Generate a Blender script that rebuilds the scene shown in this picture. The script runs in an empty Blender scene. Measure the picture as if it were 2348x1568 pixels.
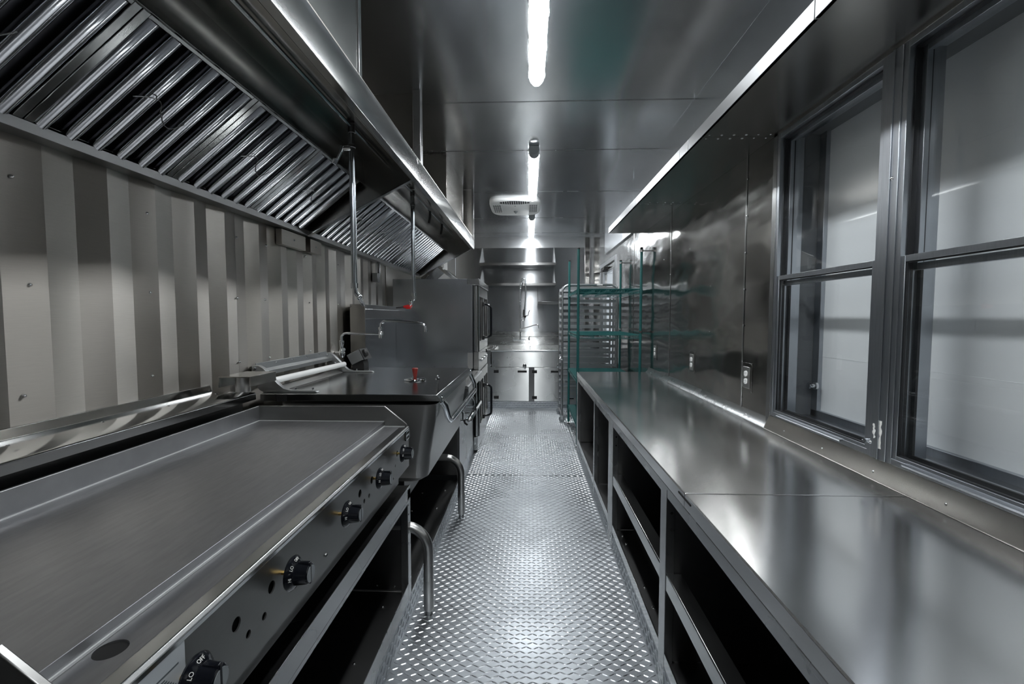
import bpy, bmesh, math, random
from mathutils import Vector, Matrix
from mathutils.geometry import tessellate_polygon

random.seed(7)
S = bpy.context.scene
COL = S.collection
R = math.radians
PI = math.pi

# ------------------------------------------------------------------ camera, world, exposure
H = 1.35
cam = bpy.data.cameras.new('camera')
cam.lens = 16.0
cam.sensor_width = 36.0
cam.sensor_fit = 'HORIZONTAL'
cam.clip_start = 0.02
cam.clip_end = 60
camo = bpy.data.objects.new('camera', cam)
COL.objects.link(camo)
camo.location = (0, 0, H)
camo.rotation_euler = (R(90 - 3.183), 0, R(2.083))
S.camera = camo

w = bpy.data.worlds.new('world')
S.world = w
w.use_nodes = True
w.node_tree.nodes['Background'].inputs[0].default_value = (0.72, 0.80, 0.88, 1)
w.node_tree.nodes['Background'].inputs[1].default_value = 1.3

S.view_settings.view_transform = 'Standard'
S.view_settings.look = 'None'
S.view_settings.gamma = 1.0
S.view_settings.exposure = 0.0
S.view_settings.use_curve_mapping = False
LAMP = 62.0            # strength of the strip light diffusers

S.cycles.max_bounces = 14
S.cycles.glossy_bounces = 10
S.cycles.diffuse_bounces = 4
S.cycles.transparent_max_bounces = 12
S.cycles.transmission_bounces = 6
S.cycles.sample_clamp_indirect = 6.0
S.cycles.caustics_reflective = True
S.cycles.blur_glossy = 0.3
S.cycles.use_denoising = True

# ------------------------------------------------------------------ materials
def principled(name, col, rough=0.5, metal=0.0, **kw):
    m = bpy.data.materials.new(name)
    m.use_nodes = True
    b = m.node_tree.nodes['Principled BSDF']
    b.inputs['Base Color'].default_value = (*col, 1)
    b.inputs['Roughness'].default_value = rough
    b.inputs['Metallic'].default_value = metal
    for k, v in kw.items():
        b.inputs[k].default_value = v
    return m

REFL = 0.84          # overall reflectance of the sheet metal
def steel(name, col, rough, grain=(4, 4, 160), wave=0.0, wscale=(1.2, 1.2, 1.2), wdist=0.02, rvar=0.02, aniso=0.0, cvar=0.015):
    """brushed sheet metal: fine directional grain and, with wave > 0, the slow buckling of thin sheet"""
    m = bpy.data.materials.new(name)
    m.use_nodes = True
    nt = m.node_tree
    N, L = nt.nodes, nt.links
    b = N['Principled BSDF']
    b.inputs['Metallic'].default_value = 1.0
    tc = N.new('ShaderNodeTexCoord')
    mp = N.new('ShaderNodeMapping')
    mp.inputs['Scale'].default_value = [g_ * 3 for g_ in grain]
    L.new(tc.outputs['Object'], mp.inputs['Vector'])
    g = N.new('ShaderNodeTexNoise')
    g.inputs['Scale'].default_value = 1.0
    g.inputs['Detail'].default_value = 3
    L.new(mp.outputs[0], g.inputs['Vector'])
    sm = N.new('ShaderNodeTexNoise')
    sm.inputs['Scale'].default_value = 2.3
    sm.inputs['Detail'].default_value = 4
    L.new(tc.outputs['Object'], sm.inputs['Vector'])
    # roughness
    add = N.new('ShaderNodeMath'); add.operation = 'ADD'
    L.new(sm.outputs['Fac'], add.inputs[0]); L.new(sm.outputs['Fac'], add.inputs[1])
    mr = N.new('ShaderNodeMapRange')
    mr.inputs['From Min'].default_value = 0.6; mr.inputs['From Max'].default_value = 1.4
    mr.inputs['To Min'].default_value = max(0.03, rough - rvar); mr.inputs['To Max'].default_value = rough + rvar
    L.new(add.outputs[0], mr.inputs['Value'])
    L.new(mr.outputs[0], b.inputs['Roughness'])
    # colour
    rp = N.new('ShaderNodeMapRange')
    rp.inputs['From Min'].default_value = 0.3; rp.inputs['From Max'].default_value = 0.7
    rp.inputs['To Min'].default_value = 1 - cvar; rp.inputs['To Max'].default_value = 1 + cvar
    L.new(g.outputs['Fac'], rp.inputs['Value'])
    vm = N.new('ShaderNodeVectorMath'); vm.operation = 'SCALE'
    vm.inputs[0].default_value = [min(.80, c_ * REFL) for c_ in col]
    L.new(rp.outputs[0], vm.inputs['Scale'])
    L.new(vm.outputs[0], b.inputs['Base Color'])
    # relief
    if wave > 0:
        mp2 = N.new('ShaderNodeMapping')
        mp2.inputs['Scale'].default_value = wscale
        L.new(tc.outputs['Object'], mp2.inputs['Vector'])
        wn = N.new('ShaderNodeTexNoise')
        wn.inputs['Scale'].default_value = 1.0
        wn.inputs['Detail'].default_value = 1.5
        L.new(mp2.outputs[0], wn.inputs['Vector'])
        b2 = N.new('ShaderNodeBump')
        b2.inputs['Strength'].default_value = wave
        b2.inputs['Distance'].default_value = wdist
        L.new(wn.outputs['Fac'], b2.inputs['Height'])
        L.new(b2.outputs[0], b.inputs['Normal'])
    if aniso:
        b.inputs['Anisotropic'].default_value = aniso
        t = N.new('ShaderNodeCombineXYZ')       # horizontal grain: the highlights spread upright
        t.inputs[2].default_value = 1.0
        L.new(t.outputs[0], b.inputs['Tangent'])
    return m

def emission(name, col, strength):
    m = bpy.data.materials.new(name)
    m.use_nodes = True
    nt = m.node_tree
    nt.nodes.clear()
    e = nt.nodes.new('ShaderNodeEmission')
    e.inputs[0].default_value = (*col, 1); e.inputs[1].default_value = strength
    o = nt.nodes.new('ShaderNodeOutputMaterial')
    nt.links.new(e.outputs[0], o.inputs[0])
    return m

def thin_glass(name, tint=(0.99, 0.995, 0.995)):
    m = bpy.data.materials.new(name)
    m.use_nodes = True
    nt = m.node_tree
    nt.nodes.clear()
    t = nt.nodes.new('ShaderNodeBsdfTransparent'); t.inputs[0].default_value = (*tint, 1)
    g = nt.nodes.new('ShaderNodeBsdfGlossy'); g.inputs['Roughness'].default_value = 0.01
    f = nt.nodes.new('ShaderNodeFresnel')
    ge = nt.nodes.new('ShaderNodeNewGeometry'); im = nt.nodes.new('ShaderNodeMapRange')
    im.inputs['To Min'].default_value = 1.5; im.inputs['To Max'].default_value = 1 / 1.5
    nt.links.new(ge.outputs['Backfacing'], im.inputs['Value']); nt.links.new(im.outputs[0], f.inputs[0])
    x = nt.nodes.new('ShaderNodeMixShader')
    o = nt.nodes.new('ShaderNodeOutputMaterial')
    L = nt.links
    L.new(f.outputs[0], x.inputs[0]); L.new(t.outputs[0], x.inputs[1]); L.new(g.outputs[0], x.inputs[2]); L.new(x.outputs[0], o.inputs[0])
    return m

M = {}
G = (0.44, 0.45, 0.455)
M['ceil'] = steel('ceiling_steel', (0.86, 0.885, 0.91), 0.20, grain=(60, 4, 4), wave=0.32, wscale=(1.6, 0.7, 1), wdist=0.035, rvar=0.0, cvar=0.0)
M['wallR'] = steel('right_wall_steel', (0.42, 0.415, 0.40), 0.12, grain=(5, 5, 140), wave=0.85, wscale=(1, 2.2, 5), wdist=0.012)
M['wallL'] = steel('left_wall_steel', (0.58, 0.55, 0.505), 0.31, aniso=1.0, grain=(5, 5, 150), wave=0.15, wscale=(1, 0.6, 1.1), wdist=0.02, cvar=0.03)
M['wallE'] = steel('end_wall_steel', (0.50, 0.515, 0.53), 0.22, grain=(8, 8, 170), wave=0.25, wscale=(1.7, 1, .8), wdist=0.008, aniso=1.0)
M['steel'] = steel('brushed_steel', G, 0.27, grain=(120, 5, 5))
M['steelz'] = steel('brushed_steel_upright', G, 0.27, grain=(5, 120, 5))
M['bright'] = steel('bright_steel', (0.60, 0.61, 0.61), 0.20, grain=(120, 4, 120))
M['counter'] = steel('worktop_steel', (0.97, 0.97, 0.95), 0.17, grain=(140, 3, 5), wave=0.45, wscale=(1.3, 1.0, 1), wdist=0.03, rvar=0.0, cvar=0.0)
M['griddle'] = steel('griddle_plate_steel', (0.42, 0.425, 0.435), 0.42, grain=(30, 5, 5), rvar=0.05, cvar=0.07)
M['gpanel'] = steel('griddle_panel_steel', (0.28, 0.28, 0.275), 0.34, grain=(5, 4, 150), rvar=0.04)
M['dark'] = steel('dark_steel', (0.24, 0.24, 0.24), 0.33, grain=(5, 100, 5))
M['hood'] = steel('hood_steel', (0.43, 0.415, 0.39), 0.24, grain=(90, 4, 4), wave=0.2, wscale=(1.5, .8, 1.5), wdist=0.02)
M['closure'] = steel('closure_panel_steel', (0.26, 0.265, 0.26), 0.27, grain=(5, 4, 130))
M['closure2'] = steel('riser_panel_steel', (0.46, 0.45, 0.42), 0.24, grain=(120, 4, 5))
M['lip'] = steel('shelf_lip_steel', (0.27, 0.275, 0.28), 0.36, grain=(5, 4, 130))
M['fascia'] = steel('hood_fascia_steel', (0.41, 0.415, 0.41), 0.14, grain=(5, 4, 130), wave=0.2, wscale=(1, 1.2, 1), wdist=0.012)
M['baffle'] = steel('baffle_steel', (0.52, 0.53, 0.55), 0.10, grain=(60, 60, 4), wave=0.2, wscale=(5, 9, 5), wdist=0.012)
M['bafback'] = steel('baffle_back_steel', (0.10, 0.10, 0.11), 0.35)
M['plate'] = steel('diamond_plate_aluminium', (0.42, 0.445, 0.47), 0.40, grain=(9, 9, 9), rvar=0.08, cvar=0.10)
M['lug'] = steel('diamond_lug_aluminium', (0.66, 0.69, 0.72), 0.28, grain=(9, 9, 9))
M['pan'] = steel('skillet_steel', (0.62, 0.62, 0.61), 0.34, grain=(5, 5, 110))
M['lid'] = steel('skillet_lid_steel', (0.42, 0.43, 0.43), 0.17, grain=(130, 4, 5), wave=0.12, wscale=(2, 2, 1), wdist=0.01)
M['cast'] = steel('cast_aluminium', (0.50, 0.515, 0.52), 0.42, grain=(40, 40, 40))
M['ovenside'] = steel('oven_side_steel', (0.66, 0.69, 0.72), 0.22, grain=(120, 120, 5), wave=0.15, wscale=(1.5, 1, 1.5), wdist=0.01)
M['ovenfront'] = steel('oven_front_steel', (0.62, 0.62, 0.60), 0.22, grain=(5, 5, 120))
M['chrome'] = principled('chrome', (0.74, 0.76, 0.78), 0.08, 1.0)
M['pipe'] = principled('chromed_pipe', (0.60, 0.64, 0.67), 0.15, 1.0)
M['alu'] = steel('rack_aluminium', (0.66, 0.68, 0.70), 0.34, grain=(30, 30, 30))
M['win'] = steel('window_aluminium', (0.52, 0.55, 0.59), 0.30, grain=(5, 60, 4), cvar=0.05)
M['sink'] = steel('sink_steel', (0.72, 0.73, 0.72), 0.27, grain=(8, 8, 150), wave=0.3, wscale=(2, 1, 2), wdist=0.015, aniso=1.0)
M['green'] = principled('green_epoxy', (0.012, 0.105, 0.102), 0.36)
M['rubber'] = principled('black_rubber', (0.012, 0.013, 0.015), 0.45)
M['bakelite'] = principled('black_bakelite', (0.006, 0.007, 0.010), 0.12)
M['black'] = principled('black_paint', (0.008, 0.008, 0.008), 0.6)
M['hole'] = principled('opening_dark', (0.003, 0.003, 0.003), 0.9)
M['white'] = principled('white_plastic', (0.84, 0.85, 0.84), 0.35)
M['print'] = principled('white_print', (0.75, 0.75, 0.72), 0.5)
M['greyp'] = principled('grey_plastic', (0.22, 0.24, 0.25), 0.45)
M['grille'] = principled('grille_slot_grey', (0.015, 0.02, 0.022), 0.6)
M['red'] = principled('red_plastic', (0.42, 0.012, 0.012), 0.35)
M['redwood'] = principled('red_brown_handle', (0.20, 0.018, 0.012), 0.35)
M['brass'] = principled('brass', (0.55, 0.38, 0.14), 0.25, 1.0)
M['label'] = principled('label_foil', (0.50, 0.54, 0.57), 0.45)
M['weld'] = principled('weld_bead', (0.62, 0.63, 0.63), 0.5, 0.5)
M['ink'] = principled('label_ink', (0.10, 0.12, 0.13), 0.6)
M['hatch'] = principled('hatch_white_panel', (0.86, 0.89, 0.91), 0.25)
M['jamb'] = principled('opening_jamb_grey', (0.13, 0.14, 0.15), 0.5)
M['glass'] = thin_glass('window_glass')
M['lamp'] = emission('strip_light_diffuser', (0.95, 0.98, 1.0), LAMP)

# ------------------------------------------------------------------ mesh builder
def wloc(o):
    v = Vector((0, 0, 0))
    while o is not None:
        v += o.location
        o = o.parent
    return v

class MB:
    def __init__(s):
        s.v = []; s.f = []
    def add(s, vs, fs):
        n = len(s.v)
        s.v += [tuple(p) for p in vs]
        s.f += [tuple(i + n for i in f) for f in fs]
        return s
    def box(s, x0, x1, y0, y1, z0, z1):
        return s.add([(x0,y0,z0),(x1,y0,z0),(x1,y1,z0),(x0,y1,z0),(x0,y0,z1),(x1,y0,z1),(x1,y1,z1),(x0,y1,z1)],
                     [(0,3,2,1),(4,5,6,7),(0,1,5,4),(1,2,6,5),(2,3,7,6),(3,0,4,7)])
    def prism(s, prof, ax, t0, t1):
        n = len(prof)
        def P(a, b, t):
            return {'y': (a, t, b), 'x': (t, a, b), 'z': (a, b, t)}[ax]
        vs = [P(a, b, t0) for a, b in prof] + [P(a, b, t1) for a, b in prof]
        fs = [tuple(range(n))[::-1], tuple(range(n, 2 * n))] + [(i, (i + 1) % n, n + (i + 1) % n, n + i) for i in range(n)]
        return s.add(vs, fs)
    def tube(s, path, r, n=10, caps=True):
        path = [Vector(p) for p in path]
        rs = r if isinstance(r, (list, tuple)) else [r] * len(path)
        rings = []; up = None
        for i, p in enumerate(path):
            t = (path[min(i + 1, len(path) - 1)] - path[max(i - 1, 0)]).normalized()
            if up is None:
                up = t.orthogonal().normalized()
            up = (up - t * up.dot(t))
            up = up.normalized() if up.length > 1e-6 else t.orthogonal().normalized()
            q = t.cross(up)
            rings.append([p + (up * math.cos(2 * PI * k / n) + q * math.sin(2 * PI * k / n)) * rs[i] for k in range(n)])
        vs = [p for rg in rings for p in rg]
        fs = []
        for i in range(len(rings) - 1):
            for k in range(n):
                a = i * n + k; b = i * n + (k + 1) % n
                fs.append((a, b, b + n, a + n))
        if caps:
            fs.append(tuple(range(n))[::-1]); fs.append(tuple(range((len(rings) - 1) * n, len(rings) * n)))
        return s.add(vs, fs)
    def cyl(s, p0, p1, r, n=16, r2=None):
        return s.tube([p0, p1], [r, r if r2 is None else r2], n)
    def lathe(s, c, d, prof, n=24):
        """prof: (t along d, radius)"""
        c = Vector(c); d = Vector(d).normalized(); u = d.orthogonal().normalized(); q = d.cross(u)
        vs = []; fs = []
        for t, r in prof:
            vs += [c + d * t + (u * math.cos(2 * PI * k / n) + q * math.sin(2 * PI * k / n)) * max(r, 1e-5) for k in range(n)]
        for i in range(len(prof) - 1):
            for k in range(n):
                a = i * n + k; b = i * n + (k + 1) % n
                fs.append((a, b, b + n, a + n))
        fs.append(tuple(range(n))[::-1]); fs.append(tuple(range((len(prof) - 1) * n, len(prof) * n)))
        return s.add(vs, fs)
    def ball(s, c, r, n=10):
        return s.lathe(c, (0, 0, 1), [(-r * math.cos(PI * i / 6), r * math.sin(PI * i / 6)) for i in range(7)], n)
    def torus(s, c, axis, R_, r, n=28, m=10, a0=0, a1=2 * PI):
        c = Vector(c); d = Vector(axis).normalized(); u = d.orthogonal().normalized(); q = d.cross(u)
        full = abs(a1 - a0 - 2 * PI) < 1e-6
        pts = [c + (u * math.cos(a0 + (a1 - a0) * i / n) + q * math.sin(a0 + (a1 - a0) * i / n)) * R_ for i in range(n + 1)]
        return s.tube(pts, r, m, caps=not full)
    def holed(s, outer, holes, fn, t):
        """a flat plate with round holes; fn(a, b, depth) -> point; t thickness"""
        loops = [[Vector((a, b, 0)) for a, b in outer]] + [[Vector((a, b, 0)) for a, b in h] for h in holes]
        flat = [p for l in loops for p in l]
        tri = tessellate_polygon(loops)
        n = len(flat)
        vs = [fn(p.x, p.y, 0) for p in flat] + [fn(p.x, p.y, t) for p in flat]
        fs = [tuple(x) for x in tri] + [tuple(i + n for i in x[::-1]) for x in tri]
        k = 0
        for l in loops:
            m = len(l)
            fs += [(k + i, k + (i + 1) % m, k + (i + 1) % m + n, k + i + n) for i in range(m)]
            k += m
        return s.add(vs, fs)
    def build(s, name, m, parent=None, bev=0.0, seg=2, smooth=35, kind=None, label=None):
        me = bpy.data.meshes.new(name)
        off = wloc(parent) if parent is not None else Vector((0, 0, 0))
        me.from_pydata([tuple(Vector(p) - off) for p in s.v], [], s.f)
        bm = bmesh.new(); bm.from_mesh(me)
        bmesh.ops.recalc_face_normals(bm, faces=bm.faces)
        bm.to_mesh(me); bm.free()
        me.materials.append(M[m] if isinstance(m, str) else m)
        o = bpy.data.objects.new(name, me)
        COL.objects.link(o)
        if parent is not None:
            o.parent = parent
        if smooth:
            me.shade_smooth()
            me.set_sharp_from_angle(angle=R(smooth))
        if bev:
            md = o.modifiers.new('bevel', 'BEVEL')
            md.width = bev; md.segments = seg; md.limit_method = 'ANGLE'; md.angle_limit = R(40)
            md.use_clamp_overlap = True
        if kind:
            o['kind'] = kind
        if label:
            o['label'] = label
        return o

def box(*a): return MB().box(*a)
def circ(a, b, r, n=20): return [(a + r * math.cos(2 * PI * k / n), b + r * math.sin(2 * PI * k / n)) for k in range(n)]

def thing(name, label, cat, loc=(0, 0, 0), group=None):
    o = bpy.data.objects.new(name, None)
    o.empty_display_size = 0.1
    COL.objects.link(o)
    o.location = loc
    o['label'] = label; o['category'] = cat
    if group: o['group'] = group
    return o

def tag(o, label, cat, group=None):
    o['label'] = label; o['category'] = cat
    if group: o['group'] = group
    return o

def struct(name, loc=(0, 0, 0)):
    o = bpy.data.objects.new(name, None)
    COL.objects.link(o); o.location = loc
    o['kind'] = 'structure'
    return o

def dup(src, loc, label=None, group=None):
    r = src.copy(); COL.objects.link(r); r.location = loc
    if label: r['label'] = label
    if group: r['group'] = group
    for ch in list(src.children):
        c = ch.copy(); COL.objects.link(c); c.parent = r
        for g in list(ch.children):
            d = g.copy(); COL.objects.link(d); d.parent = c
    return r

def arc(c, r, a0, a1, n, plane='xz', other=0.0):
    out = []
    for i in range(n + 1):
        a = R(a0 + (a1 - a0) * i / n)
        u, v = c[0] + r * math.cos(a), c[1] + r * math.sin(a)
        out.append({'xz': (u, other, v), 'yz': (other, u, v), 'xy': (u, v, other)}[plane])
    return out

# ------------------------------------------------------------------ main measures
XL, XR = -1.40, 1.195            # side walls
Y0, YE = -1.9, 8.75              # wall behind the camera, far end wall
ZC = 2.88                        # ceiling
TL, TR = -0.527, 0.487           # aisle edges
YS = 6.69                        # front of the sink cabinet

# ------------------------------------------------------------------ floor: diamond plate
fl = struct('floor')
FS = 3.81
for y0, y1 in ((Y0, FS - 0.0012), (FS + 0.0012, YS)):
    box(TL, TR, y0, y1, -0.02, 0).build('floor_plate', 'plate', fl)
box(TR, XR, 4.62, YS, -0.02, -0.0005).build('floor_plate', 'plate', fl)
box(XL, TL, Y0, YS, -0.02, -0.001).build('floor_plate', 'plate', fl)
box(TR, XR, Y0, 4.62, -0.02, -0.001).build('floor_plate', 'plate', fl)
box(XL - .1, XR + .2, Y0 - .1, YE + .1, -0.06, -0.021).build('subfloor', 'dark', fl)
box(TL, TR, FS - 0.004, FS + 0.004, -0.003, 0.0012).build('plate_weld', 'bright', fl)

def lug(mb, o, u, v, n, L=0.0168, W=0.0034, Hh=0.0017):
    """one raised lozenge: o centre, u long axis, v across, n out"""
    o, u, v, n = Vector(o), Vector(u), Vector(v), Vector(n)
    vs = [o + u * L, o + u * L * .45 + v * W, o - u * L * .45 + v * W, o - u * L, o - u * L * .45 - v * W, o + u * L * .45 - v * W,
          o + u * L * .5 + n * Hh, o - u * L * .5 + n * Hh]
    mb.add(vs, [(0, 1, 6), (1, 2, 7, 6), (2, 3, 7), (3, 4, 7), (4, 5, 6, 7), (5, 0, 6)])

def lugs(a0, a1, b0, b1, fn, p=0.0255):
    mb = MB()
    na, nb = int((a1 - a0) / p), int((b1 - b0) / p)
    for i in range(na):
        for j in range(nb):
            a = a0 + (i + .5) * (a1 - a0) / na; b = b0 + (j + .5) * (b1 - b0) / nb
            ang = R(62) if (i + j) % 2 else R(118)
            ca, sa = math.cos(ang), math.sin(ang)
            fn(mb, a, b, ca, sa)
    return mb
def fz(mb, a, b, c, s_): lug(mb, (a, b, 0), (s_, c, 0), (c, -s_, 0), (0, 0, 1))
lugs(TL + .004, TR - .004, 0.9, FS - .006, fz).build('floor_lug', 'lug', fl, smooth=0, kind='stuff')
lugs(TL + .004, TR - .004, FS + .006, YS - .004, fz).build('floor_lug', 'lug', fl, smooth=0, kind='stuff')
lugs(TR + .004, XR - .05, 4.65, YS - .004, fz).build('floor_lug', 'lug', fl, smooth=0, kind='stuff')

# diamond plate kick risers
for nm, X, sgn, y0, y1 in (('baseboard_left', TL, 1, Y0, 3.42), ('baseboard_right', TR, -1, Y0, 4.545)):
    b = struct(nm)
    box(min(X, X - sgn * .006), max(X, X - sgn * .006), y0, y1, 0.0, 0.10).build('kick_plate', 'plate', b)
    def fx(mb, a, bb, c, s_, X=X, sgn=sgn): lug(mb, (X, a, bb), (0, s_, c), (0, c, -s_), (sgn, 0, 0), L=.014)
    lugs(max(y0, .9), y1, 0.006, 0.096, fx).build('kick_lug', 'lug', b, smooth=0, kind='stuff')
b = struct('baseboard_back')
box(XL, XR, YS, YS + .01, 0, .098).build('kick_plate', 'plate', b)
def fy(mb, a, bb, c, s_): lug(mb, (a, YS, bb), (s_, 0, c), (c, 0, -s_), (0, -1, 0), L=.014)
lugs(-0.62, XR - .02, 0.006, 0.094, fy).build('kick_lug', 'lug', b, smooth=0, kind='stuff')

# ------------------------------------------------------------------ ceiling
ce = struct('ceiling')
seams = [Y0, -0.55, 0.75, 2.05, 3.343, 4.298, 5.687, 7.182, 8.445, YE]
for a, c in zip(seams, seams[1:]):
    box(XL, XR, a + .0015, c - .0015, ZC, ZC + .004).build('ceiling_panel', 'ceil', ce)
box(XL - .1, XR + .2, Y0 - .1, YE + .1, ZC + .0045, ZC + .05).build('roof', 'dark', ce)
mb = MB()
for y in seams[1:-1]:
    mb.box(XL, XR, y - .012, y - .0015, ZC - .0022, ZC)
mb.build('seam_strip', 'steel', ce, bev=.0006, seg=1)
mb = MB()
for y in seams[2:-1]:
    for k in range(9):
        x = -1.2 + .29 * k
        mb.lathe((x, y - .006, ZC - .002), (0, 0, -1), [(0, .0045), (.0016, .003), (.002, .0008)], 8)
mb.build('rivet', 'steel', ce, kind='stuff')

# ------------------------------------------------------------------ left wall: folded (corrugated) steel sheet
wl = struct('wall_left')
box(XL - .06, XL - .0175, Y0, YE, 0, ZC).build('wall_core', 'dark', wl)
folds = [-1.9 + .0975 * k for k in range(0, 32)]
folds = [f for f in folds if f < 1.12] + [1.175, 1.284, 1.386, 1.486, 1.583, 1.682, 1.775, 1.877, 1.967, 2.066, 2.154, 2.233, 2.337, 2.433, 2.543, 2.63, 2.72, 2.815, 2.91, 3.0, 3.095, 3.19, 3.285, 3.38, 3.475, 3.57, 3.665, 3.76, 3.855, 3.95, 4.045, 4.14, 4.235, 4.33, 4.45]
rnd = random.Random(5)
def fold_sheet(ys, name):
    mb = MB()
    xs = [XL - .0135 + (0 if i % 2 else rnd.uniform(.0135, .019)) + (rnd.uniform(0, .003) if i % 2 else 0) for i in range(len(ys))]
    xs[0] = xs[-1] = XL - .007
    n = len(ys)
    vs = [(x, y, 0.9) for x, y in zip(xs, ys)] + [(x, y, 2.0) for x, y in zip(xs, ys)]
    mb.add(vs, [(i, i + 1, n + i + 1, n + i) for i in range(n - 1)])
    return mb.build(name, 'wallL', wl, smooth=0)
i0 = folds.index(2.154)
i1 = min(range(len(folds)), key=lambda i: abs(folds[i] - 3.38))
fold_sheet(folds[:i0 + 1], 'wall_panel')
fold_sheet([folds[i0] + .0012] + folds[i0 + 1:i1 + 1], 'wall_panel')
fold_sheet([folds[i1] + .0008] + folds[i1 + 1:], 'wall_panel')
box(XL - .017, XL - .002, 4.455, YE, 0, ZC).build('wall_panel', 'wallL', wl)
box(XL - .017, XL - .014, Y0, 4.45, 0, .9).build('wall_panel', 'wallL', wl)
box(XL - .017, XL - .014, Y0, 4.45, 2.0, ZC).build('wall_panel', 'wallL', wl)
mb = MB()
for y in (1.22, 1.63, 2.16, 2.40, 2.86, 3.33, 3.7):
    for z in (1.13, 1.44, 1.73):
        mb.lathe((XL - .006, y + rnd.uniform(-.02, .02), z), (1, 0, 0), [(0, .006), (.006, .0045), (.009, .001)], 10)
mb.build('screw_head', 'bright', wl, kind='stuff')

# ------------------------------------------------------------------ far end wall, wall behind the camera
wb = struct('wall_back')
box(XL, XR, YE, YE + .04, 0, 2.655).build('wall_panel', 'wallE', wb)
box(XL, XR, YE + .002, YE + .04, 2.657, ZC).build('wall_panel', 'ceil', wb)
box(XL, XR, YE - .012, YE, 2.652, 2.658).build('seam_strip', 'bright', wb)
box(1.06, 1.145, YE - .05, YE - .001, 0, 2.84).build('corner_trim', 'wallR', wb, bev=.004)
wf = struct('wall_front')
box(XL, XR, Y0 - .04, Y0, 0, ZC).build('wall_panel', 'dark', wf)

# ------------------------------------------------------------------ right wall
wr = struct('wall_right')
WY = (0.80, 1.533, 1.600, 2.262)     # near window from/to, far window from/to
WZ = (0.867, 2.211)
T = .09
def wallR(y0, y1, z0, z1, nm='wall_panel', m='wallR'):
    return box(XR, XR + T, y0, y1, z0, z1).build(nm, m, wr)
wallR(Y0, WY[0], 0, ZC)
wallR(WY[0], WY[3], 0, WZ[0] - .0)
wallR(WY[0], WY[3], WZ[1], ZC)
wallR(WY[3] + .0, 2.582, 0, ZC)
wallR(2.586, 3.908, 0, ZC)
wallR(3.912, 5.261, 0, ZC)
DY, DZ = (6.30, 7.70), (0.0, 2.20)
wallR(5.265, DY[0], 0, ZC)
wallR(DY[0], DY[1], DZ[1], ZC)
wallR(DY[1], YE, 0, ZC)
for y in (2.584, 3.910, 5.263):
    mb = box(XR - .0035, XR, y - .011, y + .004, .80, ZC)
    mb.build('seam_strip', 'bright', wr, bev=.001, seg=1)
mb = MB()
for y, n in ((2.574, 8), (3.90, 7), (5.25, 6)):
    for k in range(n):
        mb.lathe((XR - .0035, y, .9 + .2 * k), (-1, 0, 0), [(0, .006), (.002, .004), (.003, .001)], 8)
for y in (3.05, 3.45, 4.1):
    for z in (1.25, 1.55, 1.85):
        mb.lathe((XR, y, z), (-1, 0, 0), [(0, .005), (.002, .003), (.003, .001)], 8)
mb.build('rivet', 'bright', wr, kind='stuff')

# upright chase panel above the shelf, between shelf and ceiling
tr = struct('trim_1')
ys = [Y0, 1.25, 3.343, 5.2, 7.1]
for a, c in zip(ys, ys[1:]):
    box(1.165, 1.194, a + .001, c - .001, 2.30, ZC - .001).build('chase_panel', 'ceil', tr, bev=.0015)
# angled foot of the wall over the worktop, sill under the windows
tr = struct('trim_2')
MB().prism([(XR, .8015), (XR - .035, .8015), (XR - .012, .822), (XR, .85)], 'y', 2.262, 4.545).build('cove_strip', 'steel', tr, bev=.001, seg=1)
MB().prism([(XR + .0, .8015), (XR - .040, .8015), (XR - .036, .806), (XR - .008, .868), (XR, .868)], 'y', .3, 2.262).build('sill_strip', 'hood', tr, bev=.0012, seg=1)
mb = MB()
for k in range(9):
    mb.lathe((XR - .026, .75 + .27 * k + (.1 if k > 5 else 0), .826), (-.8, 0, .45), [(0, .006), (.002, .004), (.003, .001)], 8)
for k in range(8):
    mb.lathe((XR - .022, 2.5 + .27 * k, .8135), (-.6, 0, .8), [(0, .005), (.002, .003), (.003, .001)], 8)
mb.build('rivet', 'bright', tr, kind='stuff')

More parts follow.
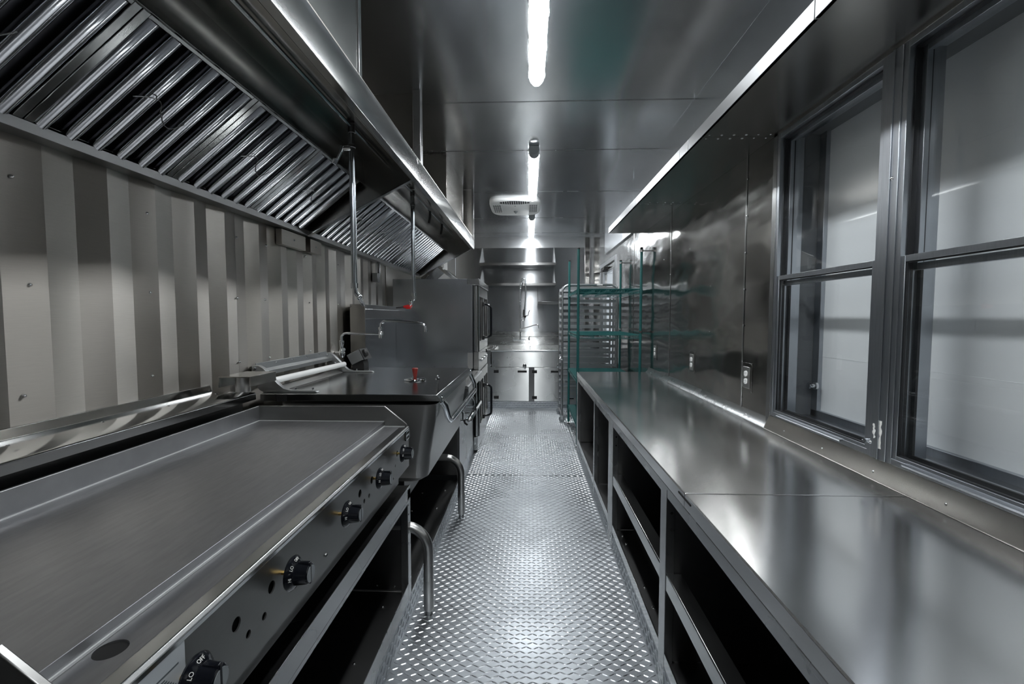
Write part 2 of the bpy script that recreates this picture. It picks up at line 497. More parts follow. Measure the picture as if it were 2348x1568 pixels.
# ------------------------------------------------------------------ windows
def window(name, y0, y1, z0, z1, latch):
    wn = struct(name)
    x = XR
    # outer frame with stepped tracks
    fr = MB()
    def ring(mb, xa, xb, a0, a1, b0, b1, t):
        mb.box(xa, xb, a0, a0 + t, b0, b1); mb.box(xa, xb, a1 - t, a1, b0, b1)
        mb.box(xa, xb, a0 + t, a1 - t, b0, b0 + t); mb.box(xa, xb, a0 + t, a1 - t, b1 - t, b1)
        return mb
    ring(fr, x - .008, x + .105, y0, y1, z0, z1, .020)
    fr.build('window_frame', 'win', wn, bev=.0015)
    ring(MB(), x + .012, x + .03, y0 + .020, y1 - .020, z0 + .020, z1 - .020, .006).build('track', 'rubber', wn)
    ring(MB(), x + .048, x + .056, y0 + .020, y1 - .020, z0 + .020, z1 - .020, .014).build('track', 'rubber', wn)
    zm = 1.518
    s = ring(MB(), x - .004, x + .012, y0 + .016, y1 - .016, z0 + .012, zm + .026, .020)
    lo = s.build('lower_sash', 'win', wn, bev=.0012)
    ring(MB(), x + .0005, x + .0075, y0 + .036, y1 - .036, z0 + .032, zm + .006, .004).build('gasket', 'rubber', lo)
    box(x + .003, x + .006, y0 + .037, y1 - .037, z0 + .033, zm + .005).build('pane', 'glass', lo)
    s = ring(MB(), x + .030, x + .047, y0 + .020, y1 - .020, zm - .02, z1 - .020, .022)
    up = s.build('upper_sash', 'win', wn, bev=.0012)
    box(x + .037, x + .040, y0 + .042, y1 - .042, zm + .002, z1 - .042).build('pane', 'glass', up)
    # lift rail and latch
    MB().prism([(x - .004, z0 + .014), (x - .020, z0 + .012), (x - .022, z0 + .018), (x - .004, z0 + .022)], 'y', y0 + .14, y1 - .08).build('lift_rail', 'win', lo)
    for yy in latch:
        la = MB().cyl((x - .004, yy, z0 + .05), (x - .018, yy, z0 + .05), .008, 12)
        la.cyl((x - .012, yy - .022, z0 + .05), (x - .012, yy + .016, z0 + .05), .003, 8)
        la.ball((x - .012, yy - .022, z0 + .05), .006)
        la.build('latch', 'chrome', lo)
    return wn
window('window_1', WY[2], WY[3], *WZ, latch=(1.618,))
window('window_2', WY[0], WY[1], *WZ, latch=())
# post between the two windows
po = struct('trim_3')
box(XR - .012, XR + .10, WY[1], WY[2], WZ[0], WZ[1]).build('window_post', 'win', po, bev=.002)
box(XR - .016, XR - .012, WY[1] + .028, WY[1] + .036, WZ[0], WZ[1]).build('post_rib', 'win', po, bev=.001)
rs = random.Random(3)
for y_, za, zb2 in ((1.556, .905, 1.00), (1.583, .935, .985)):
    n_ = 9
    pts = [(y_ + rs.uniform(-.004, .004) - .004, za + (zb2 - za) * k / n_) for k in range(n_ + 1)] + [(y_ + rs.uniform(-.004, .004) + .004, za + (zb2 - za) * k / n_) for k in range(n_, -1, -1)]
    MB().prism(pts, 'x', XR - .0126, XR - .012).build('paint_scuff', 'print', po)
MB().lathe((XR - .012, 1.556, 1.80), (-1, 0, 0), [(0, .006), (.003, .004), (.004, .001)], 10).build('screw_head', 'bright', po)
tr = struct('trim_4')
box(XR - .010, XR, WY[3], WY[3] + .035, WZ[0] - .05, WZ[1] + .02).build('window_casing', 'steelz', tr, bev=.001)
box(XR - .010, XR, WY[0] - .03, WY[3] + .035, WZ[1] + .0, WZ[1] + .022).build('window_casing', 'hood', tr, bev=.001)
# outer reveal and the closed white serving hatch outside the glass
hx = XR + .205
jb = struct('trim_5')
box(XR + .105, hx, WY[3] - .002, WY[3] + .03, WZ[0] - .02, WZ[1] + .03).build('hatch_jamb', 'jamb', jb)
box(XR + .105, hx, WY[0] - .03, WY[0], WZ[0] - .02, WZ[1] + .03).build('hatch_jamb', 'jamb', jb)
box(XR + .105, hx, WY[0], WY[3], WZ[0] - .03, WZ[0] + .005).build('hatch_jamb', 'win', jb)
box(XR + .105, hx, WY[0], WY[3], WZ[1], WZ[1] + .03).build('hatch_jamb', 'jamb', jb)
box(XR + .105, XR + .135, WY[1] + .02, WY[2] - .02, WZ[0], WZ[1]).build('hatch_mullion', 'jamb', jb)
ha = thing('serving_hatch', 'closed white serving hatch seen outside through both windows', 'hatch', (hx, 1.5, WZ[0]))
box(hx, hx + .03, WY[0] - .03, WY[3] + .03, WZ[0] - .03, WZ[1] + .03).build('panel', 'hatch', ha)
box(hx - .0012, hx, WY[0] - .02, WY[3] + .02, 1.16, 1.1615).build('rib', 'hatch', ha)
mb = box(hx - .02, hx, WY[3] - .05, WY[3] - .005, WZ[0] + .0, WZ[1])
mb.box(hx - .02, hx, WY[0], WY[3], WZ[0] + .0, WZ[0] + .035)
mb.build('frame', 'win', ha, bev=.002)
mb = MB().lathe((hx - .022, 2.215, 1.02), (-1, 0, 0), [(0, .018), (.01, .018), (.012, .010), (.03, .009), (.034, .016), (.04, .014)], 14)
mb.cyl((hx - .05, 2.19, 1.02), (hx - .05, 2.235, 1.03), .004, 8)
mb.build('latch', 'chrome', ha)

# ------------------------------------------------------------------ door far right
dr = struct('door_1')
x = XR
d0, d1 = 6.42, 7.60
w0, w1, wz0, wz1 = 6.60, 7.38, .62, 2.03
mb = MB()
for a in ((d0, w0, .05, 2.14), (w1, d1, .05, 2.14), (w0, w1, .05, wz0), (w0, w1, wz1, 2.14)):
    mb.box(x + .02, x + .06, *a)
mb.build('door_leaf', 'wallR', dr, bev=.001)
mb = MB()
for a in ((w0 - .035, w0, wz0 - .035, wz1 + .035), (w1, w1 + .035, wz0 - .035, wz1 + .035), (w0, w1, wz0 - .035, wz0), (w0, w1, wz1, wz1 + .035)):
    mb.box(x + .005, x + .021, *a)
mb.build('window_frame', 'alu', dr, bev=.001)
box(x + .035, x + .04, w0, w1, wz0, wz1).build('pane', 'glass', dr)
mb = MB()
for a in ((DY[0], d0, 0, 2.20), (d1, DY[1], 0, 2.20), (d0, d1, 2.14, 2.20), (d0, d1, 0, .05)):
    mb.box(x - .006, x + .09, *a)
mb.build('door_frame', 'alu', dr, bev=.002)
cl = box(x - .055, x + .02, 7.0, 7.30, 2.055, 2.11).build('door_closer', 'black', dr, bev=.008)
MB().tube([(x - .03, 7.15, 2.05), (x - .14, 7.42, 2.045), (x - .02, 7.64, 2.06)], .008, 8).build('arm', 'black', cl)
mb = MB().torus((x - .03, 6.50, 1.06), (1, 0, 0), .045, .006, 20, 8)
mb.cyl((x + .02, 6.50, 1.06), (x - .03, 6.50, 1.06), .006)
mb.build('pull_ring', 'chrome', dr)
# daylight ground / pale wall outside the door
yd = struct('wall_outside')
box(3.2, 3.25, 3.0, 11.5, -1.0, 4.5).build('wall_panel', 'white', yd)

# ------------------------------------------------------------------ strip lights
def strip_light(yc, label):
    t = thing('ceiling_light', label, 'light', (.047, yc, ZC), 'strip lights along the ceiling')
    L2 = .85
    X, Z = .047, ZC
    body = MB().prism([(X - .045, Z - .001), (X + .045, Z - .001), (X + .048, Z - .035), (X - .048, Z - .035)], 'y', yc - L2, yc + L2 - .03)
    body.build('housing', 'greyp', t, bev=.003)
    # diffuser: half ellipse profile swept along Y with a rounded far end
    mb = MB(); prof = [(math.cos(PI * k / 10), -math.sin(PI * k / 10)) for k in range(11)]
    st = [(-L2 + .10, 1.0), (L2 - .07, 1.0), (L2 - .04, .93), (L2 - .018, .75), (L2 - .004, .45), (L2, .12)]
    vs = []
    for y, s_ in st:
        vs += [(X + .048 * s_ * c, yc + y, Z - .035 + .046 * (s_ ** .5) * sn) for c, sn in prof]
    n = len(prof)
    fs = [(i * n + k, i * n + k + 1, (i + 1) * n + k + 1, (i + 1) * n + k) for i in range(len(st) - 1) for k in range(n - 1)]
    fs += [tuple(range(n)), tuple(range((len(st) - 1) * n, len(st) * n))[::-1]]
    fs += [tuple([0, n - 1, 2 * n - 1, n])]
    mb.add(vs, fs).build('diffuser', 'lamp', t, smooth=60)
    ec = MB()
    vs = []
    for y, s_ in ((-L2, .9), (-L2 + .02, 1.0), (-L2 + .10, 1.02)):
        vs += [(X + .048 * s_ * c, yc + y, Z - .035 + .046 * s_ * sn) for c, sn in prof]
    fs = [(i * n + k, i * n + k + 1, (i + 1) * n + k + 1, (i + 1) * n + k) for i in range(2) for k in range(n - 1)] + [tuple(range(n)), tuple(range(2 * n, 3 * n))[::-1]]
    ec.add(vs, fs).build('end_cap', 'greyp', t, smooth=50)
    for k in range(6):
        yy = yc - L2 + .16 + k * .29
        for sg in (-1, 1):
            box(X + sg * .050 - .003, X + sg * .050 + .003, yy - .012, yy + .012, Z - .055, Z - .012).build('clip', 'greyp', t, bev=.001, seg=1)
    return t
strip_light(2.14, 'long lit strip light nearest the camera, over the griddle and worktop')
strip_light(5.02, 'second lit strip light, in front of the white ceiling vent unit')
strip_light(7.74, 'farthest lit strip light, close to the end wall behind the vent unit')
strip_light(-0.76, 'unseen strip light added behind the camera to light the front of the aisle')  # unseen fitting that carries the row on, added for its light

# ------------------------------------------------------------------ ceiling air unit
ac = thing('air_conditioner', 'white plastic ceiling air unit with grilles beside the second strip light', 'vent', (-.18, 6.38, ZC))
cx, cy = -.185, 6.385
hw, hd = .345, .44
def superell(hx_, hy_, n=40, e=4.5):
    out = []
    for k in range(n):
        a = 2 * PI * k / n
        c, s_ = math.cos(a), math.sin(a)
        out.append((cx + hx_ * math.copysign(abs(c) ** (2 / e), c), cy + hy_ * math.copysign(abs(s_) ** (2 / e), s_)))
    return out
mb = MB(); st = [(ZC, 1.0), (ZC - .022, 1.0), (ZC - .034, .98), (ZC - .040, .94)]
vs = []; n = 40
for z, s_ in st: vs += [(a, b_, z) for a, b_ in superell(hw * s_, hd * s_)]
fs = [(i * n + k, i * n + (k + 1) % n, (i + 1) * n + (k + 1) % n, (i + 1) * n + k) for i in range(3) for k in range(n)] + [tuple(range(3 * n, 4 * n))]
mb.add(vs, fs).build('housing', 'white', ac, smooth=50)
zb = ZC - .041
g = MB(); g.prism([(cx + .20 * math.cos(a), cy - .335 + .085 * math.sin(a)) for a in [2 * PI * k / 24 for k in range(24)]], 'z', zb - .001, zb + .002)
g.build('air_slot', 'grille', ac)
for k in range(12):
    xx = cx - .16 + .029 * k
    box(xx - .004, xx + .004, cy - .405, cy - .262, zb - .003, zb - .001).build('vane', 'white', ac)
for sg in (-1, 1):
    box(cx + sg * .245 - .055, cx + sg * .245 + .055, cy - .23, cy + .22, zb - .001, zb + .002).build('outlet_grille', 'grille', ac)
    mb = MB()
    for k in range(5): mb.box(cx + sg * .245 - .055 + .0275 * k - .0025, cx + sg * .245 - .055 + .0275 * k + .0025, cy - .23, cy + .22, zb - .0025, zb - .001)
    for k in range(8): mb.box(cx + sg * .245 - .055, cx + sg * .245 + .055, cy - .22 + .06 * k - .007, cy - .22 + .06 * k + .007, zb - .0025, zb - .001)
    mb.build('grille_bars', 'white', ac)
MB().lathe((cx + .0, cy + .15, zb), (0, 0, -1), [(0, .028), (.012, .026), (.02, .014), (.03, .012)], 16).build('knob', 'greyp', ac)
MB().lathe((cx, cy - .16, zb), (0, 0, -1), [(0, .009), (.003, .007)], 12).build('sensor', 'black', ac)

# ------------------------------------------------------------------ exhaust hoods
def hood(y0, y1, label, closures):
    h = thing('exhaust_hood', label, 'hood', (-.667, y0, 2.165), None)
    # front fascia with folded lips
    MB().prism([(-.700, 2.165), (-.667, 2.165), (-.667, 2.272), (-.677, 2.312), (-.700, 2.318), (-.700, 2.308), (-.684, 2.304), (-.676, 2.270), (-.676, 2.174), (-.700, 2.174)], 'y', y0, y1).build('fascia', 'fascia', h, bev=.0015)
    box(-.704, -.700, y0, y1, 2.165, 2.30).build('inner_lip', 'hood', h)
    MB().prism([(-.702, 2.296), (-1.0, 2.284), (-1.0, 2.290), (-.702, 2.302)], 'y', y0, y1).build('inner_ceiling', 'hood', h)
    MB().prism([(-1.0, 2.147), (-.990, 2.147), (-.990, 2.215), (-.998, 2.228), (-.998, 2.285), (-1.005, 2.285)], 'y', y0, y1).build('plenum_front', 'fascia', h, bev=.001)
    MB().prism([(-1.40, 1.842), (-1.338, 1.842), (-1.338, 1.872), (-1.342, 1.872), (-1.342, 1.848), (-1.396, 1.848), (-1.396, 1.90), (-1.40, 1.90)], 'y', y0, y1).build('grease_gutter', 'dark', h, bev=.001)
    MB().prism([(-.68, 2.314), (-1.395, 2.42), (-1.395, 2.426), (-.68, 2.320)], 'y', y0, y1).build('top_panel', 'hood', h)
    for yy in (y0, y1 - .004):
        MB().prism([(-.704, 2.165), (-.704, 2.31), (-1.396, 2.416), (-1.396, 1.842), (-1.34, 1.842)], 'y', yy, yy + .004).build('end_panel', 'hood', h)
    MB().prism([(-.704, 2.162), (-1.34, 1.838), (-1.34, 1.844), (-.704, 2.168)], 'y', y1 - .03, y1).build('end_flange', 'fascia', h)
    for c0, c1, m in closures:
        if c1 - c0 > .02:
            box(-.779, -.773, c0, c1, 2.325, ZC - .002).build('closure_panel', m, h, bev=.001)
            box(-1.39, -.779, c1 - .006, c1, 2.42, ZC - .002).build('closure_end', 'hood', h)
            box(-.785, -.767, c1 - .03, c1 + .004, 2.32, ZC - .002).build('closure_flange', 'bright', h, bev=.001)
            box(-1.39, -.779, c0, c0 + .006, 2.42, ZC - .002).build('closure_end', 'hood', h)
    return h
h1 = hood(-1.3, 2.768, 'near stainless exhaust hood hanging over the griddle', [(-1.3, 2.127, 'closure')])
h2 = hood(2.776, 5.574, 'far stainless exhaust hood over the skillet and oven', [(4.325, 5.385, 'hood')])
# cross panels standing on the far hood
for yy, nm in ((3.19, 'cross_panel'),):
    box(-1.39, -.779, yy, yy + .006, 2.40, ZC - .002).build(nm, 'hood', h2)
    box(-.785, -.735, yy - .06, yy + .008, 2.34, ZC - .002).build('corner_flange', 'steelz', h2, bev=.001)
box(-1.39, -.665, 5.568, 5.574, 2.33, ZC - .002).build('cross_panel', 'hood', h2)
box(-.69, -.663, 5.54, 5.576, 2.17, ZC - .002).build('corner_flange', 'fascia', h2, bev=.001)
MB().prism([(-1.38, 2.10), (-1.0, 2.15), (-1.0, 2.20), (-1.38, 2.20)], 'y', -1.29, .68).build('blank_panel', 'bafback', h1)

# baffle filters
A = Vector((-1.352, 0, 1.868)); B = Vector((-1.000, 0, 2.150))
u = (B - A); LB = u.length; u.normalize()
nn = Vector((u.z, 0, -u.x))
def make_filter(y0, label):
    t = thing('grease_filter', label, 'filter', (A.x, y0, A.z), 'baffle grease filters in the hoods')
    Wf = .502
    def P(s_, y, d): return A + u * s_ + nn * d + Vector((0, y0 + y, 0))
    def slab(mb, s0, s1, a, b_, d0, d1):
        vs = [P(s_, y, d) for s_ in (s0, s1) for y in (a, b_) for d in (d0, d1)]
        mb.add(vs, [(0, 1, 3, 2), (4, 6, 7, 5), (0, 4, 5, 1), (2, 3, 7, 6), (0, 2, 6, 4), (1, 5, 7, 3)])
    mb = MB(); slab(mb, 0, LB, 0, Wf, -.040, -.030); mb.build('back_plate', 'bafback', t)
    mb = MB()
    slab(mb, 0, LB, 0, .024, -.03, .004); slab(mb, 0, LB, Wf - .024, Wf, -.03, .004)
    slab(mb, 0, .010, .024, Wf - .024, -.03, -.012); slab(mb, LB - .012, LB, .024, Wf - .024, -.03, .004)
    mb.build('frame', 'fascia', t, bev=.0015)
    # one rounded baffle, then copies that share its mesh
    first = None
    for k in range(6):
        yc = .0455 + .082 * k
        if first is None:
            mb = MB(); n = 9; vs = []
            for s_ in (.008, LB - .012):
                for j in range(n):
                    a = PI * (-.18 + 1.36 * j / (n - 1))
                    vs.append(P(s_, yc + .021 * math.cos(a), -.008 + .019 * math.sin(a)))
                for j in range(n - 1, -1, -1):
                    a = PI * (-.18 + 1.36 * j / (n - 1))
                    vs.append(P(s_, yc + .0185 * math.cos(a), -.008 + .0165 * math.sin(a)))
            m_ = 2 * n
            fs = [(i, (i + 1) % m_, m_ + (i + 1) % m_, m_ + i) for i in range(m_)]
            fs += [(j, j + 1, m_ - 2 - j, m_ - 1 - j) for j in range(n - 1)]
            fs += [(m_ + m_ - 1 - j, m_ + m_ - 2 - j, m_ + j + 1, m_ + j) for j in range(n - 1)]
            first = mb.add(vs, fs).build('baffle', 'baffle', t, smooth=45)
        else:
            c = first.copy(); COL.objects.link(c); c.parent = t
            c.location = (0, .082 * k, 0)
    for yy in (.20, .30):
        pts = [P(LB * .50 + .035 * math.sin(PI * k / 8) * (1 if yy < .25 else -1), yy - .05 + .1 * k / 8, .012 + .012 * math.sin(PI * k / 8)) for k in range(9)]
        MB().tube(pts, .0017, 6).build('handle', 'dark', t)
    return t
f0 = make_filter(1.695, 'baffle filter in the near hood, directly left of the skillet pipe')
lab = {.685: 'nearest visible baffle filter of the near hood, top left corner of the photo',
       1.190: 'second baffle filter of the near hood, right of its wide flat strip',
       2.200: 'last baffle filter of the near hood, beside the sloped end plate'}
f0['label'] = 'third baffle filter of the near hood, before the last one'
for y_, l_ in lab.items(): dup(f0, (A.x, y_, A.z), l_)
f2 = ['first baffle filter of the far hood, right behind the sloped divider plate', 'second baffle filter of the far hood, seen between the two hanging pipes',
      'third baffle filter of the far hood, in its middle', 'fourth baffle filter of the far hood, one before its end', 'last and farthest baffle filter of the far hood']
for k, l_ in enumerate(f2): dup(f0, (A.x, 2.90 + .505 * k, A.z), l_)

# fire suppression pipes hanging from the hoods
def hood_pipe(y0, yd, y1, zt, zb_, label, tip):
    X = -.862
    t = thing('drop_pipe', label, 'pipe', (X, yd, zb_), 'suppression pipes under the hoods')
    MB().tube([(X, y0, zt), (X, y1, zt)], .0085, 10).build('supply_pipe', 'pipe', t)
    MB().cyl((X, yd, zt), (X, yd, zb_), .0145, 16).build('pipe', 'pipe', t)
    mb = MB().cyl((X, yd, zt - .03), (X, yd, zt + .014), .017, 12)
    mb.cyl((X, yd, zt - .10), (X, yd, zt - .085), .019, 12)
    mb.build('tee_fitting', 'dark', t, bev=.002)
    mb = MB().cyl((X, yd, zb_ + .012), (X, yd, zb_ - .012), .018, 12)
    e = [Vector((X, yd, zb_ - .005)), Vector((X + .004, yd, zb_ - .035)), Vector((X + tip * .6, yd + .01, zb_ - .055)), Vector((X + tip, yd + .02, zb_ - .085))]
    mb.tube(e, [.013, .013, .012, .009], 12)
    mb.ball(e[2], .016)
    mb.cyl(e[3], e[3] + (e[3] - e[2]) * .5, .011, 10, .006)
    mb.build('nozzle', 'chrome', t)
    return t
p1 = hood_pipe(-1.25, 2.236, 2.76, 2.27, 1.503, 'chrome pipe hanging from the near hood above the lid', .03)
p2 = hood_pipe(2.79, 3.40, 5.2, 2.27, 1.516, 'chrome pipe hanging from the far hood, its tip over a red tool', -.035)
mb = MB().cyl((-.862, 2.225, 2.165), (-.905, 2.225, 2.165), .012, 10)
mb.cyl((-.905, 2.225, 2.175), (-.915, 2.225, 2.15), .016, 12)
mb.cyl((-.915, 2.225, 2.15), (-.945, 2.225, 2.09), .010, 12)
mb.cyl((-.935, 2.225, 2.115), (-.945, 2.225, 2.092), .014, 6)
mb.build('side_nozzle', 'chrome', p1)
for y_, m_ in ((4.0, 'black'), (4.55, 'black')):
    MB().tube([(-.862, y_, 2.27), (-.862, y_, 2.22), (-.875, y_ + .01, 2.17)], .011, 8).build('hanging_nozzle', m_, p2)

# small steel brackets on the left wall below the gutter
def wall_bracket(loc, dims, label):
    x0, y0, z0 = loc; dx, dy, dz = dims
    t = thing('wall_bracket', label, 'bracket', loc)
    mb = box(x0, x0 + dx, y0, y0 + .004, z0, z0 + dz); mb.box(x0, x0 + dx, y0 + dy - .004, y0 + dy, z0, z0 + dz)
    mb.box(x0 + dx - .004, x0 + dx, y0 + .004, y0 + dy - .004, z0, z0 + dz); mb.box(x0, x0 + dx - .004, y0 + .004, y0 + dy - .004, z0, z0 + .004)
    mb.build('box_bracket', 'wallL', t, bev=.001)
    MB().lathe((x0 + dx, y0 + dy / 2, z0 + dz / 2), (1, 0, 0), [(0, .006), (.003, .004)], 8).build('bolt', 'steel', t)
wall_bracket((-1.40, 2.50, 1.752), (.034, .27, .085), 'square steel bracket under the hood gutter, left one')
wall_bracket((-1.40, 2.82, 1.752), (.040, .15, .082), 'square steel bracket under the hood gutter, right one')
t = thing('wall_hook', 'small dark fitting on the wall above the oven back corner', 'hook', (-1.39, 4.12, 1.70))
MB().tube([(-1.39, 4.12, 1.87), (-1.36, 4.12, 1.83), (-1.36, 4.12, 1.72)], .012, 8).build('rod', 'dark', t)
box(-1.40, -1.35, 4.05, 4.11, 1.66, 1.74).build('plate', 'steel', t, bev=.002)

# ------------------------------------------------------------------ ledge behind the griddle
le = struct('trim_6')
MB().prism([(-1.413, 1.050), (-1.396, 1.050), (-1.388, 1.022), (-1.198, 1.019), (-1.192, 1.015), (-1.192, .988), (-1.198, .988), (-1.199, 1.008), (-1.413, 1.008)], 'y', Y0, 1.935).build('wall_ledge', 'fascia', le, bev=.0012)
box(-1.40, -1.25, Y0, 1.93, .40, 1.006).build('ledge_core', 'dark', le)
mb = MB()
for k in range(9): mb.lathe((-1.33, -.2 + .26 * k, 1.021), (0, 0, 1), [(0, .006), (.0025, .0035)], 8)
mb.build('rivet', 'bright', le, kind='stuff')
t = thing('pivot_cover', 'bent steel cover over a round post at the end of the wall ledge', 'cover', (-1.26, 1.90, 1.02))
mb = MB().prism([(-1.335, 1.045), (-1.335, 1.092), (-1.194, 1.092), (-1.194, 1.048), (-1.199, 1.048), (-1.199, 1.087), (-1.330, 1.087), (-1.330, 1.045)], 'y', 1.90, 2.10)
mb.build('cover', 'hood', t, bev=.001)
MB().cyl((-1.262, 1.955, 1.018), (-1.262, 1.955, 1.087), .030, 24).build('post', 'pan', t)

# ------------------------------------------------------------------ griddle
gy0, gy1 = .487, 1.94
gr = thing('griddle', 'wide flat griddle with grease trough and black knobs', 'griddle', (-.85, 1.2, .60))
box(-1.175, -.624, gy0 + .01, gy1 - .015, .868, .896).build('cooking_plate', 'griddle', gr, bev=.001)
sp = MB().box(-1.186, -1.176, gy0, gy1, .70, .9605)
sp.build('back_splash', 'griddle', gr, bev=.002)
for yy in (gy1 - .012, gy0):
    MB().prism([(-1.186, .70), (-.525, .70), (-.525, .882), (-.535, .893), (-.622, .963), (-1.186, .9605)], 'y', yy, yy + .010).build('side_splash', 'gpanel', gr, bev=.0015)
# weld seams round the plate
mb = box(-1.176, -1.172, gy0 + .01, gy1 - .012, .895, .8985)
mb.box(-1.172, -.624, gy1 - .0155, gy1 - .0115, .895, .8985)
mb.box(-.626, -.621, gy0 + .01, gy1 - .012, .8745, .8785)
mb.box(-.621, -.535, gy1 - .0155, gy1 - .0115, .874, .8775)
mb.build('weld_seam', 'weld', gr)
# trough with drain hole
mb = MB().holed([(-.6235, gy0 + .01), (-.556, gy0 + .01), (-.556, gy1 - .012), (-.6235, gy1 - .012)], [circ(-.597, .605, .021, 28)], lambda a, b_, d: (a, b_, .874 - d), .003)
mb.build('grease_trough', 'griddle', gr)
MB().lathe((-.597, .605, .871), (0, 0, -1), [(0, .0215), (.06, .0215)], 24).build('drain_tube', 'hole', gr)
MB().prism([(-.556, .871), (-.556, .8742), (-.525, .8765), (-.518, .871), (-.520, .860), (-.526, .860)], 'y', gy0, gy1).build('front_rail', 'bright', gr, bev=.0015)
holes = [(.878, .801, .0125), (.85, .759, .0075), (.766, .801, .0125), (.799, .759, .0075), (1.364, .803, .0125), (1.443, .764, .0075), (1.400, .764, .0075), (1.472, .806, .0125), (1.737, .766, .006), (1.765, .806, .0125)]
mb = MB().holed([(gy0 + .0, .700), (gy1 - .0, .700), (gy1 - .0, .862), (gy0, .862)], [circ(a, b_, r, 16) for a, b_, r in holes], lambda a, b_, d: (-.521 - d, a, b_), .003)
mb.build('control_panel', 'gpanel', gr)
box(-.60, -.53, gy0 + .02, gy1 - .02, .71, .86).build('panel_core', 'hole', gr)
box(-1.16, -.56, gy0 + .03, gy1 - .03, .63, .86).build('burner_box', 'dark', gr)
mb = MB()
for y_, z_ in ((1.123, .737), (.55, .725), (1.70, .728)): mb.lathe((-.521, y_, z_), (1, 0, 0), [(0, .006), (.003, .0055), (.005, .002)], 10)
mb.build('screw_head', 'bright', gr)
# maker's plate and data label (too small to read in the photo)
bd = box(-.521, -.518, 1.885, 1.935, .826, .860).build('name_plate', 'black', gr)
mb = MB()
for a in ((1.883, 1.887, .824, .862), (1.933, 1.937, .824, .862), (1.883, 1.937, .824, .828), (1.883, 1.937, .858, .862)): mb.box(-.5205, -.5165, *a)
mb.build('plate_rim', 'chrome', bd)
mb = MB()
for k in range(6): mb.box(-.518, -.5175, 1.892 + .0065 * k, 1.8965 + .0065 * k, .839, .846)
mb.build('lettering', 'label', bd)
lb = MB().prism([(.50, .862), (.645, .862), (.645, .806), (.637, .798), (.50, .798)], 'x', -.521, -.5202).build('data_label', 'label', gr, label='silver data label')
mb = MB()
for k in range(7): mb.box(-.5202, -.5200, .52, .63 - .004 * k, .803 + .0042 * k, .8052 + .0042 * k)
mb.box(-.5202, -.5200, .55, .632, .8345, .837)
mb.build('printed_lines', 'ink', lb)
# knobs
def make_knob(y_):
    X, Z = -.521, .808
    k = MB().lathe((X + .018, y_, Z), (1, 0, 0), [(0, .010), (.002, .034), (.006, .036), (.012, .031), (.016, .024), (.042, .0205), (.044, .018)], 28).build('knob', 'bakelite', gr, smooth=40)
    box(X + .036, X + .063, y_ - .004, y_ + .004, Z - .0215, Z + .026).build('grip', 'bakelite', k, bev=.002)
    MB().lathe((X + .062, y_, Z), (1, 0, 0), [(0, .017), (.0008, .017)], 20).build('cap', 'greyp', k)
    MB().cyl((X, y_, Z), (X + .02, y_, Z), .0045, 10).build('stem', 'brass', k)
    # printed marks on the rim
    for txt, ang, sz in (('OFF', 90, .0085), ('HI', 178, .0085), ('LO', 135, .0085)):
        c = bpy.data.curves.new('marking', 'FONT'); c.body = txt; c.size = sz; c.align_x = 'CENTER'; c.align_y = 'CENTER'; c.extrude = .0002
        c.materials.append(M['print'])
        tmp = bpy.data.objects.new('tmp', c)
        me_ = bpy.data.meshes.new_from_object(tmp); bpy.data.objects.remove(tmp)
        o = bpy.data.objects.new('marking', me_); COL.objects.link(o); o.parent = k
        a = R(ang)
        rad = .0300
        nrm = Vector((.62, .78 * math.cos(a), .78 * math.sin(a))).normalized()
        # text faces outward along nrm, its baseline tangent to the rim
        tang = Vector((0, -math.sin(a), math.cos(a))) * -1
        up = nrm.cross(tang)
        mt = Matrix((tang, up, nrm)).transposed().to_4x4()
        mt.translation = Vector((X + .0325, y_ + rad * math.cos(a), Z + rad * math.sin(a))) - wloc(k)
        o.matrix_local = mt
    return k
for y_ in (.636, .918, 1.207, 1.483, 1.762): make_knob(y_)

# ------------------------------------------------------------------ griddle stand
gs = thing('equipment_stand', 'low steel stand with open shelf under the griddle', 'stand', (-.85, 1.0, 0))
MB().prism([(-1.19, .598), (-.537, .598), (-.527, .604), (-.527, .545), (-.531, .545), (-.533, .592), (-1.19, .592)], 'y', Y0 + .02, 1.975).build('top_shelf', 'steel', gs, bev=.0015)
MB().prism([(-.532, .545), (-.527, .545), (-.527, .530), (-.545, .530), (-.545, .534), (-.532, .534)], 'y', Y0 + .02, 1.93).build('under_rail', 'steel', gs, bev=.001)
for yy in (1.93, -.02, -1.2):
    box(-.560, -.527, yy, yy + .045, .096, .592).build('post', 'steelz', gs, bev=.0015)
    if yy > 0: box(-1.19, -.56, yy + .035, yy + .04, .12, .592).build('side_panel', 'dark', gs)
box(-1.19, -1.185, Y0 + .02, 1.96, .10, .592).build('back_panel', 'dark', gs)
box(-1.18, -.545, Y0 + .02, 1.965, .106, .112).build('bottom_shelf', 'dark', gs)
MB().prism([(-.545, .100), (-.527, .100), (-.527, .172), (-.531, .172), (-.533, .106), (-.545, .106)], 'y', Y0 + .02, 1.928).build('shelf_lip', 'steel', gs, bev=.001)
mb = MB()
for k in range(4):
    for x_ in (-.62, -.80, -.98): mb.lathe((x_, .9 + .32 * k, .112), (0, 0, 1), [(0, .007), (.004, .004)], 8)
for x_ in (-.60, -.68, -.80, -.92): mb.lathe((x_, 1.964, .135), (0, -1, 0), [(0, .007), (.004, .004)], 8)
mb.build('bolt_head', 'bright', gs, kind='stuff')
mb = MB()
for z_ in (.52, .48): mb.lathe((-.527, 1.945, z_), (1, 0, 0), [(0, .0035), (.0006, .0035)], 10)
mb.build('screw_hole', 'hole', gs)
